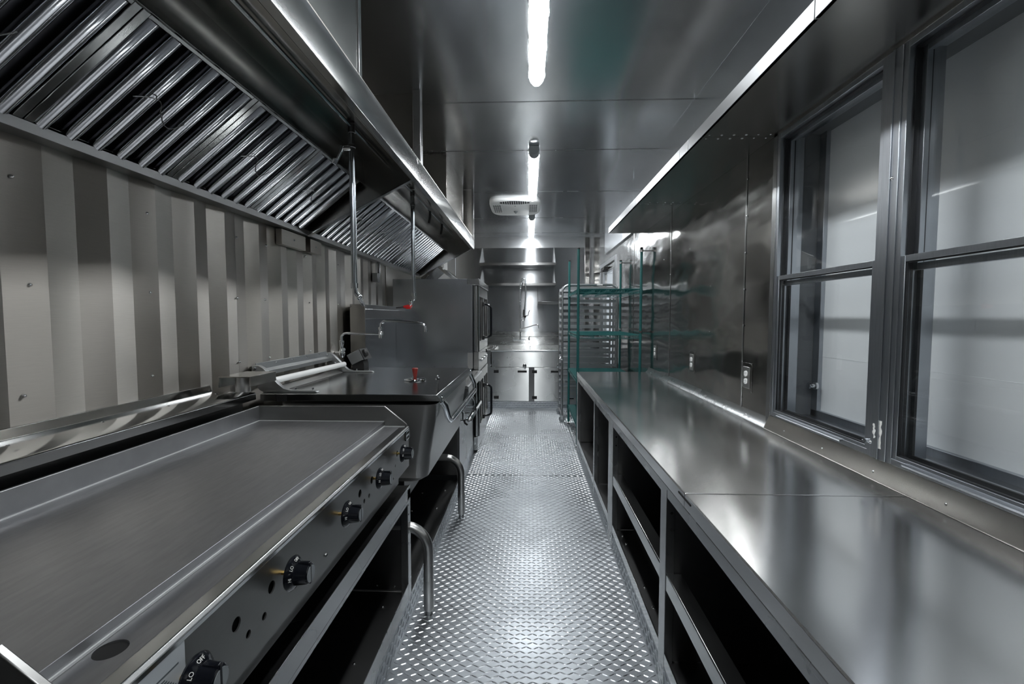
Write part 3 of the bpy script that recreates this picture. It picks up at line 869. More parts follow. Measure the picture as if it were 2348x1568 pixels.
# low platform under the skillet
pf = thing('floor_platform', 'low dark steel platform under the tilting skillet', 'platform', (-.85, 2.7, 0))
box(-1.39, -.540, 1.985, 3.405, .085, .100).build('deck', 'dark', pf, bev=.001)
box(-.540, -.528, 1.985, 3.405, .0, .104).build('front_lip', 'steel', pf, bev=.001)
box(-1.39, -1.385, 1.985, 3.405, .10, .50).build('back_panel', 'dark', pf)
mb = MB()
for y_ in (2.2, 2.55, 2.9, 3.2):
    for x_ in (-.60, -.75): mb.lathe((x_, y_ + (x_ + .6) * .4, .10), (0, 0, 1), [(0, .007), (.004, .004)], 8)
mb.build('bolt_head', 'bright', pf, kind='stuff')

# ------------------------------------------------------------------ tilting skillet
sk = thing('tilting_skillet', 'large tilting skillet with flat lid, hinge arms and bent tube legs', 'skillet', (-.9, 2.75, 0))
# pan: horizontal sections with rounded upright corners, stacked
def rrect(x0, x1, y0, y1, r, z, n=5):
    out = []
    for cx_, cy_, a0 in ((x1 - r, y0 + r, -90), (x1 - r, y1 - r, 0), (x0 + r, y1 - r, 90), (x0 + r, y0 + r, 180)):
        out += [(cx_ + r * math.cos(R(a0 + 90 * k / n)), cy_ + r * math.sin(R(a0 + 90 * k / n)), z) for k in range(n + 1)]
    return out
secs = [(-1.24, -.545, 2.235, 3.345, .05, .520), (-1.25, -.508, 2.21, 3.37, .055, .545), (-1.25, -.500, 2.205, 3.375, .06, .60), (-1.25, -.497, 2.205, 3.375, .06, .655), (-1.25, -.492, 2.205, 3.375, .06, .675), (-1.25, -.462, 2.205, 3.375, .06, .86), (-1.25, -.455, 2.205, 3.375, .06, .915)]
mb = MB(); vs = []
for s_ in secs: vs += rrect(*s_[:5], s_[5])
n = 24
fs = [(i * n + k, i * n + (k + 1) % n, (i + 1) * n + (k + 1) % n, (i + 1) * n + k) for i in range(len(secs) - 1) for k in range(n)] + [tuple(range(n))[::-1], tuple(range(len(secs) * n - n, len(secs) * n))]
mb.add(vs, fs).build('pan', 'pan', sk, smooth=28)
# lid
MB().prism([(-1.335, .930), (-1.335, .967), (-.450, .967), (-.432, .945), (-.428, .925), (-.432, .925), (-.438, .935)], 'y', 2.20, 3.39).build('lid', 'lid', sk, bev=.0035)
box(-1.25, -1.20, 2.199, 2.2, .93, .96).build('lid_slot', 'hole', sk)
hd_ = MB().tube([(-.445, 2.262, .945), (-.425, 2.285, .90), (-.418, 2.33, .83), (-.415, 2.375, .803), (-.412, 2.43, .800), (-.410, 3.42, .785), (-.412, 3.47, .792), (-.418, 3.47, .84), (-.440, 3.42, .915), (-.455, 3.385, .945)], .0155, 14)
hd_.build('handle', 'chrome', sk, smooth=60)
for y_ in (2.262, 3.385): MB().lathe((-.447, y_, .930), (1, 0, .3), [(0, .024), (.010, .021), (.018, .016)], 16).build('handle_boss', 'chrome', sk)
kb = MB().lathe((-.686, 2.715, .967), (0, 0, 1), [(0, .062), (.004, .066), (.010, .064), (.013, .050), (.014, .02), (.022, .008)], 28).build('vent_cover', 'chrome', sk, smooth=40)
MB().lathe((-.686, 2.715, .985), (0, 0, 1), [(0, .010), (.012, .012), (.052, .019), (.056, .015)], 16).build('knob', 'redwood', kb, smooth=40, label='red brown knob')
mb = MB().cyl((-.505, 2.50, .967), (-.505, 2.50, 1.018), .0035, 8); mb.cyl((-.512, 2.49, 1.005), (-.498, 2.51, 1.005), .006, 8); mb.ball((-.505, 2.50, 1.02), .007)
mb.build('lid_pin', 'chrome', sk)
# cast hinge arms
prof = [(-1.402, 1.101), (-1.368, 1.104), (-1.343, 1.090), (-1.325, 1.072), (-1.298, 1.043), (-1.271, 1.013), (-1.240, .987), (-1.207, .9775), (-1.079, .9775), (-1.068, .971), (-1.066, .958), (-1.352, .950), (-1.343, .967), (-1.365, .978), (-1.374, .992), (-1.377, 1.025), (-1.384, 1.052), (-1.394, 1.064), (-1.402, 1.067)]
prof = [(a, max(b_, .9675)) if a > -1.36 else (a, b_) for a, b_ in prof]
for y_ in (2.245, 3.075):
    arm = MB().prism(prof, 'y', y_ - .0, y_ + .026).build('hinge_arm', 'cast', sk, bev=.003)
    for x_, z_ in ((-1.388, 1.088), (-1.33, 1.03)): MB().lathe((x_, y_, z_), (0, -1, 0), [(0, .011), (.005, .010), (.008, .004)], 12).build('bolt', 'steel', arm)
    for x_ in (-1.185, -1.095): MB().cyl((x_, y_ + .013, .96), (x_, y_ + .013, .990), .005, 10).build('bolt', 'chrome', arm)
MB().cyl((-1.315, 2.27, 1.020), (-1.268, 3.076, 1.024), .0165, 18).build('counterbalance_tube', 'white', sk)
MB().prism([(-1.398, 1.060), (-1.398, 1.112), (-1.390, 1.112), (-1.385, 1.078), (-1.352, 1.070), (-1.350, 1.048), (-1.398, 1.040)], 'y', 2.27, 3.076).build('wall_channel', 'cast', sk, bev=.001)
MB().prism([(-1.335, .968), (-1.335, .985), (-1.30, .985), (-1.27, .968)], 'y', 2.30, 3.06).build('hinge_strip', 'pan', sk, bev=.001)
mb = MB()
for k in range(4): mb.lathe((-1.390, 2.45 + .17 * k, 1.10), (1, 0, 0), [(0, .006), (.004, .004)], 8)
mb.build('screw_head', 'bright', sk)
# bent tube legs
for y_ in (1.985, 2.989):
    pts = [(-.95, y_, .408), (-.56, y_, .408)] + arc((-.56, .298), .110, 90, 0, 8, 'xz', y_)[1:] + [(-.450, y_, .16)]
    lg = MB().tube(pts, .0225, 18).build('leg', 'pan', sk, smooth=60)
    MB().tube([(-.450, y_, .162), (-.450, y_, .03), (-.450, y_, .022)], [.0240, .0240, .021], 18).build('sleeve', 'pan', lg, smooth=60)
    MB().lathe((-.450, y_, .0), (0, 0, 1), [(0, .018), (.018, .016), (.024, .016)], 16).build('foot', 'steel', lg)
box(-1.0, -.93, 1.96, 3.02, .38, .44).build('cross_beam', 'dark', sk, bev=.002)
box(-1.2, -.70, 2.5, 3.1, .30, .53).build('burner_box', 'dark', sk, bev=.002)
# tilt crank wheel and drain valve beside the pan
cw = MB().torus((-.512, 3.50, .650), (.55, -.83, 0), .108, .011, 32, 10)
cw.build('crank_wheel', 'chrome', sk, smooth=60)
mb = MB().cyl((-.60, 3.56, .650), (-.500, 3.50, .650), .014, 12)
for a in (30, 150, 270):
    mb.cyl((-.512, 3.50, .650), (-.512 + .83 * .105 * math.cos(R(a)), 3.50 + .55 * .105 * math.cos(R(a)), .650 + .105 * math.sin(R(a))), .006, 8)
mb.build('crank_hub', 'chrome', sk)
MB().tube([(-.50, 3.49, .545), (-.495, 3.50, .52), (-.475, 3.50, .505)], .008, 8).build('crank_pin', 'black', sk)

# tubular handle bar beside it
tb = thing('drain_handle', 'thick chrome bar with rounded ends beside the crank wheel', 'handle', (-.43, 3.6, .6))
MB().tube([(-.43, 3.262, .598), (-.43, 3.272, .597), (-.43, 3.98, .595), (-.43, 3.99, .595)], [.012, .018, .018, .010], 16).build('bar', 'chrome', tb, smooth=60)
for y_ in (3.52, 3.78): MB().tube([(-.527, y_, .597), (-.46, y_, .597), (-.43, y_, .597)], .008, 8).build('bracket', 'chrome', tb)

# ------------------------------------------------------------------ control box and pot filler behind the lid
cb = thing('control_box', 'tilted grey steel control box with black dial behind the hinge arm', 'box', (-1.25, 3.30, .97))
MB().prism([(-1.333, 1.067), (-1.243, 1.110), (-1.208, 1.040), (-1.295, .995)], 'y', 3.28, 3.42).build('housing', 'cast', cb, bev=.002)
MB().prism([(-1.240, 1.112), (-1.236, 1.114), (-1.196, 1.036), (-1.202, 1.034)], 'y', 3.272, 3.43).build('face_plate', 'black', cb, bev=.001)
MB().lathe((-1.220, 3.33, 1.078), (.86, 0, .44), [(0, .030), (.018, .028), (.026, .012)], 16).build('dial', 'black', cb)
MB().prism([(-1.300, .9675), (-1.300, .995), (-1.225, 1.030), (-1.213, 1.0), (-1.213, .9675)], 'y', 3.30, 3.40).build('base', 'black', cb)

pfil = thing('pot_filler', 'chrome double-jointed pot filler tap over the skillet', 'tap', (-1.355, 3.25, 1.05))
mb = MB().cyl((-1.40, 3.25, 1.085), (-1.355, 3.25, 1.085), .014, 12)
mb.lathe((-1.355, 3.25, 1.055), (0, 0, 1), [(0, .014), (.02, .022), (.04, .022), (.06, .014), (.09, .013), (.10, .018), (.12, .018), (.125, .010), (.15, .010)], 16)
mb.build('valve', 'chrome', pfil, smooth=40)
mb = MB().lathe((-1.355, 3.25, 1.115), (.6, -.8, 0), [(0, .008), (.04, .006), (.045, .012), (.055, .012)], 10)
mb.build('tap_handle', 'chrome', pfil)
MB().tube([(-1.355, 3.25, 1.19), (-1.353, 3.25, 1.212), (-1.335, 3.25, 1.228), (-1.31, 3.25, 1.230), (-1.075, 3.25, 1.222)], .0085, 12).build('lower_arm', 'chrome', pfil, smooth=60)
MB().lathe((-1.067, 3.25, 1.195), (0, 0, 1), [(0, .016), (.045, .016), (.05, .013), (.065, .018), (.08, .018)], 14).build('joint', 'chrome', pfil, smooth=40)
MB().tube([(-1.067, 3.25, 1.27), (-1.062, 3.25, 1.300), (-1.045, 3.25, 1.316), (-1.02, 3.25, 1.320), (-.80, 3.25, 1.308), (-.765, 3.25, 1.300), (-.745, 3.25, 1.283), (-.740, 3.25, 1.25)], .0095, 12).build('upper_arm', 'chrome', pfil, smooth=60)
MB().lathe((-.740, 3.25, 1.255), (0, 0, -1), [(0, .013), (.014, .013)], 12).build('spout_tip', 'chrome', pfil)

# ------------------------------------------------------------------ work table between skillet and oven
wt = thing('equipment_cabinet', 'stainless cabinet with panels between the skillet and the ovens', 'cabinet', (-.85, 3.9, 0))
MB().prism([(-1.28, .810), (-1.28, .823), (-.470, .823), (-.455, .815), (-.455, .760), (-.459, .760), (-.462, .805)], 'y', 3.43, 4.435).build('top', 'bright', wt, bev=.0015)
box(-1.28, -.53, 3.44, 4.43, .70, .808).build('rear_box', 'dark', wt)
box(-.60, -.468, 3.44, 3.60, .700, .775).build('front_box', 'steel', wt, bev=.002)
box(-1.28, -.545, 3.43, 4.43, .13, .70).build('body', 'dark', wt)
box(-.55, -.527, 3.425, 3.56, .05, .70).build('post', 'steelz', wt, bev=.0015)
box(-.55, -.529, 3.565, 4.25, .14, .70).build('front_panel', 'steelz', wt, bev=.0015)
box(-.56, -.545, 3.565, 4.43, .0, .138).build('plinth', 'lug', wt)
MB().lathe((-.50, 3.72, .735), (1, 0, 0), [(0, .03), (.02, .028), (.03, .015)], 14).build('valve_knob', 'black', wt)

# ------------------------------------------------------------------ stacked ovens
ov = thing('double_oven', 'double stacked oven with black door handles and steel side', 'oven', (-.9, 4.94, 0))
oy0, oy1 = 4.45, 5.45
box(-1.335, -.549, oy0, oy1, .84, 1.718).build('upper_cabinet', 'ovenside', ov, bev=.002)
box(-1.29, -.560, oy0 + .01, oy1, .13, .838).build('lower_cabinet', 'ovenside', ov, bev=.002)
box(-.60, -.549, oy0 - .003, oy0, .84, .995).build('side_cover', 'pan', ov, bev=.001)
MB().prism([(-.60, 1.660), (-.60, 1.720), (-.487, 1.720), (-.480, 1.712), (-.480, 1.664), (-.487, 1.656)], 'y', oy0 - .004, oy1 + .004).build('header', 'bright', ov, bev=.003)
box(-.4802, -.4792, 5.33, 5.40, 1.675, 1.705).build('display', 'black', ov)
mb = MB()
for z_ in (1.702, 1.680): mb.lathe((-.583, oy0 - .004, z_), (0, -1, 0), [(0, .006), (.003, .004)], 10)
for x_ in (-1.1, -.93, -.75, -.60): mb.lathe((x_, oy0 - .0035, .856), (0, -1, 0), [(0, .006), (.003, .004)], 10)
mb.build('screw_head', 'bright', ov)
for z0_, z1_ in ((1.005, 1.650), (.160, .790)):
    # rounded near door edge
    MB().cyl((-.517, oy0 + .035, z0_), (-.517, oy0 + .035, z1_), .032, 20).build('door_pillar', 'bright', ov, smooth=60)
    for k, (a, c) in enumerate(((oy0 + .06, 4.945), (4.952, oy1 - .012))):
        mb = MB()
        wy0, wy1, wzz0, wzz1 = a + .10, c - .10, z0_ + .10, z1_ - .10
        for q in ((a, wy0, z0_, z1_), (wy1, c, z0_, z1_), (wy0, wy1, z0_, wzz0), (wy0, wy1, wzz1, z1_)): mb.box(-.545, -.492, *q)
        d_ = mb.build('door', 'ovenfront', ov, bev=.002)
        box(-.512, -.506, wy0, wy1, wzz0, wzz1).build('glass', 'bakelite', d_)
        mb = MB()
        for yy in (wy0 - .006, wy1): mb.box(-.494, -.486, yy, yy + .006, wzz0, wzz1)
        mb.build('glass_trim', 'black', d_)
        if k == 0:
            yh = 4.86
            mb = MB().tube([(-.492, yh, z1_ - .168), (-.455, yh, z1_ - .170), (-.420, yh, z1_ - .180), (-.402, yh, z1_ - .198), (-.400, yh, z1_ - .225), (-.400, yh, z0_ + .17), (-.404, yh, z0_ + .145), (-.425, yh, z0_ + .130), (-.455, yh, z0_ + .124), (-.492, yh, z0_ + .122)], .0115, 12)
            hn = mb.build('handle', 'bakelite', d_, smooth=60)
            for z_ in (z1_ - .168, z0_ + .122): box(-.492, -.470, yh - .05, yh + .02, z_ - .022, z_ + .022).build('handle_mount', 'black', hn, bev=.004)
mb = box(-.548, -.497, oy0 + .06, oy1 - .012, .800, 1.000)
cp = mb.build('control_panel', 'ovenfront', ov, bev=.003)
for y_ in (4.75, 5.0, 5.25): MB().lathe((-.497, y_, .90), (1, 0, 0), [(0, .018), (.004, .019), (.02, .014)], 14).build('knob', 'bright', cp)
for y_ in (5.32,): box(-.497, -.489, y_, y_ + .03, .93, .97).build('switch', 'black', cp)
box(-.56, -.505, oy0 + .01, oy1 - .01, .02, .150).build('base_panel', 'bright', ov, bev=.002)
box(-.600, -.545, oy0 + .03, oy0 + .08, 0, .13).build('leg', 'steel', ov)
box(-.600, -.545, oy1 - .08, oy1 - .03, 0, .13).build('leg', 'steel', ov)
box(-1.28, -1.23, oy0 + .03, oy0 + .08, 0, .13).build('leg', 'steel', ov)
box(-1.28, -1.23, oy1 - .08, oy1 - .03, 0, .13).build('leg', 'steel', ov)

# flue deflector above the oven
fd = thing('flue_deflector', 'angled pale steel deflector above the far end of the ovens', 'deflector', (-1.05, 5.9, 1.8))
MB().prism([(-1.20, 2.010), (-1.17, 2.022), (-1.09, 1.955), (-.915, 1.836), (-.925, 1.820), (-1.00, 1.842), (-1.10, 1.915)], 'y', 5.88, 5.90).build('side_plate', 'pan', fd, bev=.001)
MB().prism([(-1.17, 2.022), (-.915, 1.836), (-.915, 1.828), (-1.17, 2.014)], 'y', 5.90, 6.5).build('top_plate', 'fascia', fd)
MB().lathe((-1.098, 5.88, 1.968), (0, -1, 0), [(0, .014), (.004, .012)], 14).build('bolt', 'white', fd)
box(-1.10, -1.055, 5.92, 5.925, 1.955, 2.09).build('tab', 'white', fd)
box(-1.40, -1.16, 5.9, 6.5, 1.78, 1.80).build('wall_arm', 'steel', fd)
MB().prism([(-1.395, 1.80), (-1.395, 1.86), (-1.19, 2.010), (-1.18, 1.99)], 'y', 5.9, 6.5).build('rear_plate', 'fascia', fd)

# ------------------------------------------------------------------ shelf on the left wall
ls = thing('splash_riser', 'tall steel splash riser with boxed lip on the left wall beside the oven', 'splash', (-1.33, 3.5, .823))
box(-1.385, -1.267, 3.490, 3.494, .83, 1.447).build('end_panel', 'closure2', ls, bev=.001)
box(-1.385, -1.310, 3.494, 4.447, .83, 1.33).build('body', 'ovenside', ls)
MB().prism([(-1.385, 1.33), (-1.275, 1.33), (-1.267, 1.336), (-1.267, 1.408), (-1.285, 1.412), (-1.285, 1.447), (-1.385, 1.447)], 'y', 3.494, 4.447).build('boxed_lip', 'bright', ls, bev=.001)
mb = MB()
for z_ in (1.43, 1.0): mb.lathe((-1.38, 3.49, z_), (0, -1, 0), [(0, .006), (.003, .004)], 8)
mb.build('screw_head', 'bright', ls)
mb = MB().tube([(-.945, 3.415, 1.424), (-.905, 3.42, 1.428), (-.880, 3.425, 1.434)], [.009, .014, .011], 10)
mb.box(-.925, -.890, 3.40, 3.44, 1.408, 1.428)
mb.build('red_cap', 'red', p2, bev=.003, label='red cap on the nozzle tip')
MB().tube([(-1.0, 3.41, 1.416), (-.945, 3.415, 1.424)], .004, 8).build('cap_strap', 'black', p2)

# ------------------------------------------------------------------ right worktop
wk = thing('worktop', 'long stainless worktop along the right wall under the windows', 'worktop', (.84, 2.6, .80))
ZT = .801
for a, c in ((Y0 + .02, 1.4025), (1.4070, 4.548)):
    MB().prism([(XR - .001, .789), (XR - .001, ZT), (.490, ZT), (.486, ZT - .003), (.4845, .758), (.488, .758), (.4905, .789)], 'y', a, c).build('top_sheet', 'counter', wk, bev=.0014)
MB().box(.484, .489, 4.548, 4.551, .758, .80).box(.484, 1.19, 4.5485, 4.5515, .76, .80).build('end_return', 'counter', wk)
box(.484, 1.19, 1.35, 1.46, .783, .7885).build('joint_plate', 'hole', wk)

bc = thing('storage_base', 'open stainless storage base with posts and mid rails under the worktop', 'cabinet', (.84, 2.6, 0))
X0 = TR
MB().prism([(X0, .716), (X0, .788), (X0 + .004, .788), (X0 + .004, .722), (X0 + .03, .722), (X0 + .03, .716)], 'y', Y0 + .03, 4.545).build('top_rail', 'steel', bc, bev=.001)
MB().prism([(X0 - .0025, .745), (X0 + .003, .745), (X0 + .003, .757), (X0 - .0025, .757)], 'y', Y0 + .03, 4.545).build('rail_fold', 'steel', bc, bev=.001)
posts = [(4.455, 4.545), (3.325, 3.375), (2.60, 2.745), (1.584, 1.655), (.35, .42), (-1.0, -.93)]
for a, c in posts:
    box(X0 - .001, X0 + .030, a, c, .004, .790).build('post', 'steelz', bc, bev=.0015)
    if c > 1.5:
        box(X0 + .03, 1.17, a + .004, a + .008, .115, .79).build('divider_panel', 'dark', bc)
for a, c in ((1.655, 2.60), (.42, 1.584), (-.93, .35)):
    MB().prism([(X0 + .001, .382), (X0 + .001, .437), (X0 + .004, .4405), (X0 + .055, .4405), (X0 + .055, .436), (X0 + .006, .436), (X0 + .005, .382)], 'y', a, c).build('mid_rail', 'bright', bc, bev=.0015)
mr_ = [(2.745, 3.325), (3.375, 4.455), (1.655, 2.60), (.42, 1.584), (-.93, .35)]
for a, c in mr_:
    MB().prism([(X0, .100), (X0, .146), (X0 + .004, .146), (X0 + .005, .108), (X0 + .02, .108), (X0 + .02, .100)], 'y', a, c).build('shelf_lip', 'bright', bc, bev=.001)
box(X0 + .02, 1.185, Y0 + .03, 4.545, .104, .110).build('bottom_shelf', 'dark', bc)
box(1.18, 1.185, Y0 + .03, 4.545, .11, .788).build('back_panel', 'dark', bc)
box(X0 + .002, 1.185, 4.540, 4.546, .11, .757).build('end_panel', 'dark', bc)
mb = MB()
for y_ in (1.75, 1.9, 2.05, 2.45, 2.54): mb.lathe((X0 + .05, y_, .110), (0, 0, 1), [(0, .008), (.004, .005)], 8)
mb.lathe((X0 + .08, 1.84, .110), (0, 0, 1), [(0, .010), (.006, .006)], 8)
mb.build('bolt_head', 'bright', bc, kind='stuff')
mb = MB()
for y_, z_ in ((2.6, .66), (2.6, .61), (1.584 + .0, .66), (1.584, .60)):
    mb.lathe((X0 + .018, y_, z_), (0, -1, 0), [(0, .0045), (.0008, .0045)], 10)
mb.build('screw_hole', 'hole', bc)

# ------------------------------------------------------------------ overhead shelf on the right
os_ = thing('overhead_shelf', 'long stainless shelf with upturned lip high on the right wall', 'shelf', (1.0, 1.5, 2.22))
ye = 4.86
segs = [(Y0 + .02, 1.305), (1.309, 2.297), (2.301, 3.60), (3.604, ye)]
for a, c in segs:
    box(.838, XR - .001, a, c, 2.222, 2.2265).build('shelf_sheet', 'hood', os_)
lsg = [(Y0 + .02, 1.415), (1.419, 2.475), (2.479, 2.612), (2.616, 3.658), (3.662, ye)]
for a, c in lsg:
    MB().prism([(.836, 2.222), (.836, 2.279), (.8385, 2.2815), (.850, 2.2815), (.850, 2.279), (.8395, 2.278), (.8395, 2.2265), (.85, 2.2265), (.85, 2.222)], 'y', a, c).build('front_lip', 'lip', os_, bev=.001)
mb = MB()
for y in (1.305, 2.30, 3.60):
    for k in range(6):
        for d in (-.022, .022): mb.lathe((.87 + .058 * k, y + d, 2.222), (0, 0, -1), [(0, .0065), (.0025, .004), (.003, .001)], 8)
mb.build('rivet', 'steel', os_, kind='stuff')
for y in (1.2, 2.3, 3.6, 4.7):
    MB().prism([(XR - .001, 2.2265), (XR - .001, 2.29), (.90, 2.23), (.90, 2.2265)], 'y', y, y + .003).build('bracket', 'steel', os_)

# ------------------------------------------------------------------ outlets on the right wall
def outlet(y, z, label):
    t = thing('wall_outlet', label, 'outlet', (XR, y, z), 'power outlets above the worktop')
    box(XR - .0025, XR, y - .058, y + .058, z - .078, z + .080).build('backing_plate', 'wallR', t, bev=.001)
    box(XR - .007, XR - .0025, y - .037, y + .037, z - .058, z + .058).build('cover_plate', 'pan', t, bev=.002)
    for s_ in (-1, 1):
        mb = MB().prism([(y + .0165 * math.copysign(min(1, abs(math.cos(a)) * 1.15), math.cos(a)), z + s_ * .0205 + .0155 * math.sin(a)) for a in [2 * PI * k / 20 for k in range(20)]], 'x', XR - .0105, XR - .006)
        r_ = mb.build('receptacle', 'white', t)
        q = MB().box(XR - .011, XR - .0104, y - .0075, y - .0055, z + s_ * .0205 - .002, z + s_ * .0205 + .007)
        q.box(XR - .011, XR - .0104, y + .0055, y + .0075, z + s_ * .0205 - .002, z + s_ * .0205 + .006)
        q.lathe((XR - .0104, y, z + s_ * .0205 - .008), (-1, 0, 0), [(0, .0028), (.0006, .0028)], 8)
        q.build('slots', 'black', r_)
    mb = MB()
    for dy in (-.052, .052):
        for dz in (-.071, .073): mb.lathe((XR - .0025, y + dy, z + dz), (-1, 0, 0), [(0, .0035), (.002, .002)], 8)
    mb.lathe((XR - .007, y, z), (-1, 0, 0), [(0, .003), (.001, .002)], 8)
    mb.build('screw_head', 'bright', t)
outlet(2.52, 1.019, 'white duplex outlet in steel plate closest to the window')
outlet(3.358, 1.019, 'white duplex outlet, middle one between window and green shelving')
outlet(4.327, 1.021, 'white duplex outlet nearest the green wire shelving')

# ------------------------------------------------------------------ green wire shelving
ws = thing('wire_shelving', 'dark green wire shelving unit standing at the end of the worktop', 'shelving', (.82, 5.2, 0))
px_, py_ = (.505, 1.135), (4.665, 5.70)
def gpost(x_, y_, chrome):
    p = MB().cyl((x_, y_, .03), (x_, y_, 2.03), .0135, 16)
    for k in range(76): p.torus((x_, y_, .08 + k * .0254), (0, 0, 1), .0132, .0011, 10, 4)
    o = p.build('post', 'green', ws, smooth=60)
    MB().lathe((x_, y_, 2.03), (0, 0, 1), [(0, .0145), (.012, .0145), (.017, .009)], 14).build('cap', 'black', o)
    MB().lathe((x_, y_, 0.001), (0, 0, 1), [(0, .018), (.008, .016), (.014, .008), (.03, .008)], 14).build('foot', 'chrome', o)
    if chrome:
        for z_ in (2.0, 1.185):
            mb = MB().lathe((x_, y_, z_), (0, 0, 1), [(0, .020), (.022, .020)], 16)
            mb.box(x_, XR - .001 if x_ > 1 else x_ + .05, y_ - .004, y_ + .004, z_ + .006, z_ + .016)
            mb.build('wall_clamp', 'chrome', o)
for x_ in px_:
    for y_ in py_: gpost(x_, y_, x_ > 1)
def wshelf(z_):
    x0, x1, y0, y1 = px_[0] + .012, px_[1] - .012, py_[0] - .004, py_[1] + .004
    r = .0032
    fr = MB()
    for zz in (z_, z_ - .034):
        fr.tube([(x0, y0, zz), (x1, y0, zz)], r, 8); fr.tube([(x0, y1, zz), (x1, y1, zz)], r, 8)
        fr.tube([(px_[0] - .004, y0 + .02, zz), (px_[0] - .004, y1 - .02, zz)], r, 8); fr.tube([(px_[1] + .004, y0 + .02, zz), (px_[1] + .004, y1 - .02, zz)], r, 8)
    sh = fr.build('shelf', 'green', ws, smooth=60)
    tw = MB()
    def truss(p, q, n):
        p, q = Vector(p), Vector(q)
        pts = [p.lerp(q, k / n) + Vector((0, 0, -.034 if k % 2 else 0)) for k in range(n + 1)]
        tw.tube(pts, .0019, 5)
    truss((x0, y0, z_), (x1, y0, z_), 22); truss((x0, y1, z_), (x1, y1, z_), 22)
    truss((px_[0] - .004, y0 + .02, z_), (px_[0] - .004, y1 - .02, z_), 36); truss((px_[1] + .004, y0 + .02, z_), (px_[1] + .004, y1 - .02, z_), 36)
    for k in (1, 2, 3):
        xx = x0 + (x1 - x0) * k / 4
        truss((xx, y0, z_ - .002), (xx, y1, z_ - .002), 36)
    tw.build('truss_wire', 'green', sh, smooth=60)
    wi = MB()
    n = 74
    for k in range(n):
        yy = y0 + (y1 - y0) * (k + .5) / n
        wi.tube([(px_[0] - .004, yy, z_ + .004), (px_[1] + .004, yy, z_ + .004)], .0019, 5)
    o = wi.build('deck_wires', 'green', sh, smooth=60); o['kind'] = 'stuff'
    for x_ in px_:
        for y_ in py_:
            MB().lathe((x_, y_, z_ - .036), (0, 0, 1), [(0, .018), (.042, .0155)], 14).build('collar', 'green', sh)
for z_ in (1.628, 1.163, .703, .242): wshelf(z_)

# ------------------------------------------------------------------ aluminium sheet pan rack
rk = thing('pan_rack', 'tall aluminium sheet pan rack behind the green shelving', 'rack', (.77, 6.0, 0))
rx0, rx1 = .428, 1.12
ry = (5.80, 6.32)
for y_ in ry:
    pts = [(rx0, y_, .06), (rx0, y_, 1.66)] + arc((rx0 + .09, 1.66), .09, 180, 90, 8, 'xz', y_)[1:] + [(rx1 - .09, y_, 1.75)] + arc((rx1 - .09, 1.66), .09, 90, 0, 8, 'xz', y_)[1:] + [(rx1, y_, .06)]
    MB().tube(pts, .0135, 12).build('side_frame', 'alu', rk, smooth=60)
first = None
for y_, sg in ((ry[0], 1), (ry[1], -1)):
    first = None
    for k in range(20):
        z_ = .15 + .0815 * k
        if first is None:
            mb = MB().prism([(y_ + sg * .012, z_ - .006), (y_ + sg * .012, z_ + .030), (y_ + sg * .015, z_ + .030), (y_ + sg * .017, z_ - .003), (y_ + sg * .050, z_ - .003), (y_ + sg * .050, z_ - .006)], 'x', rx0 - .004, rx1 + .004)
            first = mb.build('runner', 'alu', rk)
        else:
            c = first.copy(); COL.objects.link(c); c.parent = rk; c.location = (0, 0, .0815 * k)
for x_ in (rx0, rx1):
    for z_ in (.08, 1.60): MB().cyl((x_, ry[0], z_), (x_, ry[1], z_), .011, 10).build('cross_bar', 'alu', rk)
MB().prism([(rx0 + .01, 1.735), (rx0 + .07, 1.765), (rx1 - .09, 1.765), (rx1 - .09, 1.735)], 'y', ry[0] + .014, ry[0] + .017).build('top_plate', 'alu', rk)
box(.86, .93, ry[0] - .0145, ry[0] - .0135, 1.742, 1.76).build('label', 'white', rk, label='small white label')
MB().tube([(rx0 - .015, ry[0] + .02, .83), (rx0 - .03, ry[0] - .03, .81), (rx0 + .0, ry[0] - .035, .80)], .011, 10).build('pan_stop', 'alu', rk)
for x_ in (rx0, rx1):
    for y_ in ry:
        c_ = MB().cyl((x_, y_ - .012, .04), (x_, y_ + .012, .04), .0395, 18).build('caster', 'greyp', rk)
        box(x_ - .015, x_ + .015, y_ - .018, y_ + .018, .035, .085).build('fork', 'alu', c_)

# ------------------------------------------------------------------ sink cabinet at the far end
sk2 = thing('sink_cabinet', 'stainless sink cabinet with black hinged doors at the far end', 'sink', (0, 7.3, 0))
box(XL + .002, 1.05, YS + .012, 7.9, .098, .604).build('body', 'sink', sk2, bev=.002)
# basin shell: apron, rim, open well
mb = box(-.545, 1.05, YS, YS + .02, .606, .835)
mb.build('apron', 'sink', sk2, bev=.002)
MB().prism([(YS - .012, .840), (YS - .016, .852), (YS - .010, .864), (YS + .004, .868), (YS + .03, .864), (YS + .03, .834), (YS - .004, .832)], 'x', -.56, 1.05).build('rolled_rim', 'bright', sk2, bev=.003)
box(-.56, 1.05, YS + .03, 7.75, .62, .64).build('basin', 'sink', sk2)
for x_ in (-.545, .02, .60): box(x_, x_ + .02, YS + .03, 7.75, .64, .85).build('basin_wall', 'sink', sk2)
box(XL + .002, -.56, YS, 7.9, .606, .862).build('drainboard', 'sink', sk2, bev=.003)
MB().prism([(7.75, .62), (7.75, .868), (8.28, .985), (8.72, 1.062), (8.745, 1.062), (8.745, .62)], 'x', XL + .002, 1.05).build('back_splash', 'sink', sk2, bev=.002)
MB().prism([(8.27, .990), (8.28, .985), (8.30, .992)], 'x', -.9, 1.05).build('splash_fold', 'bright', sk2)
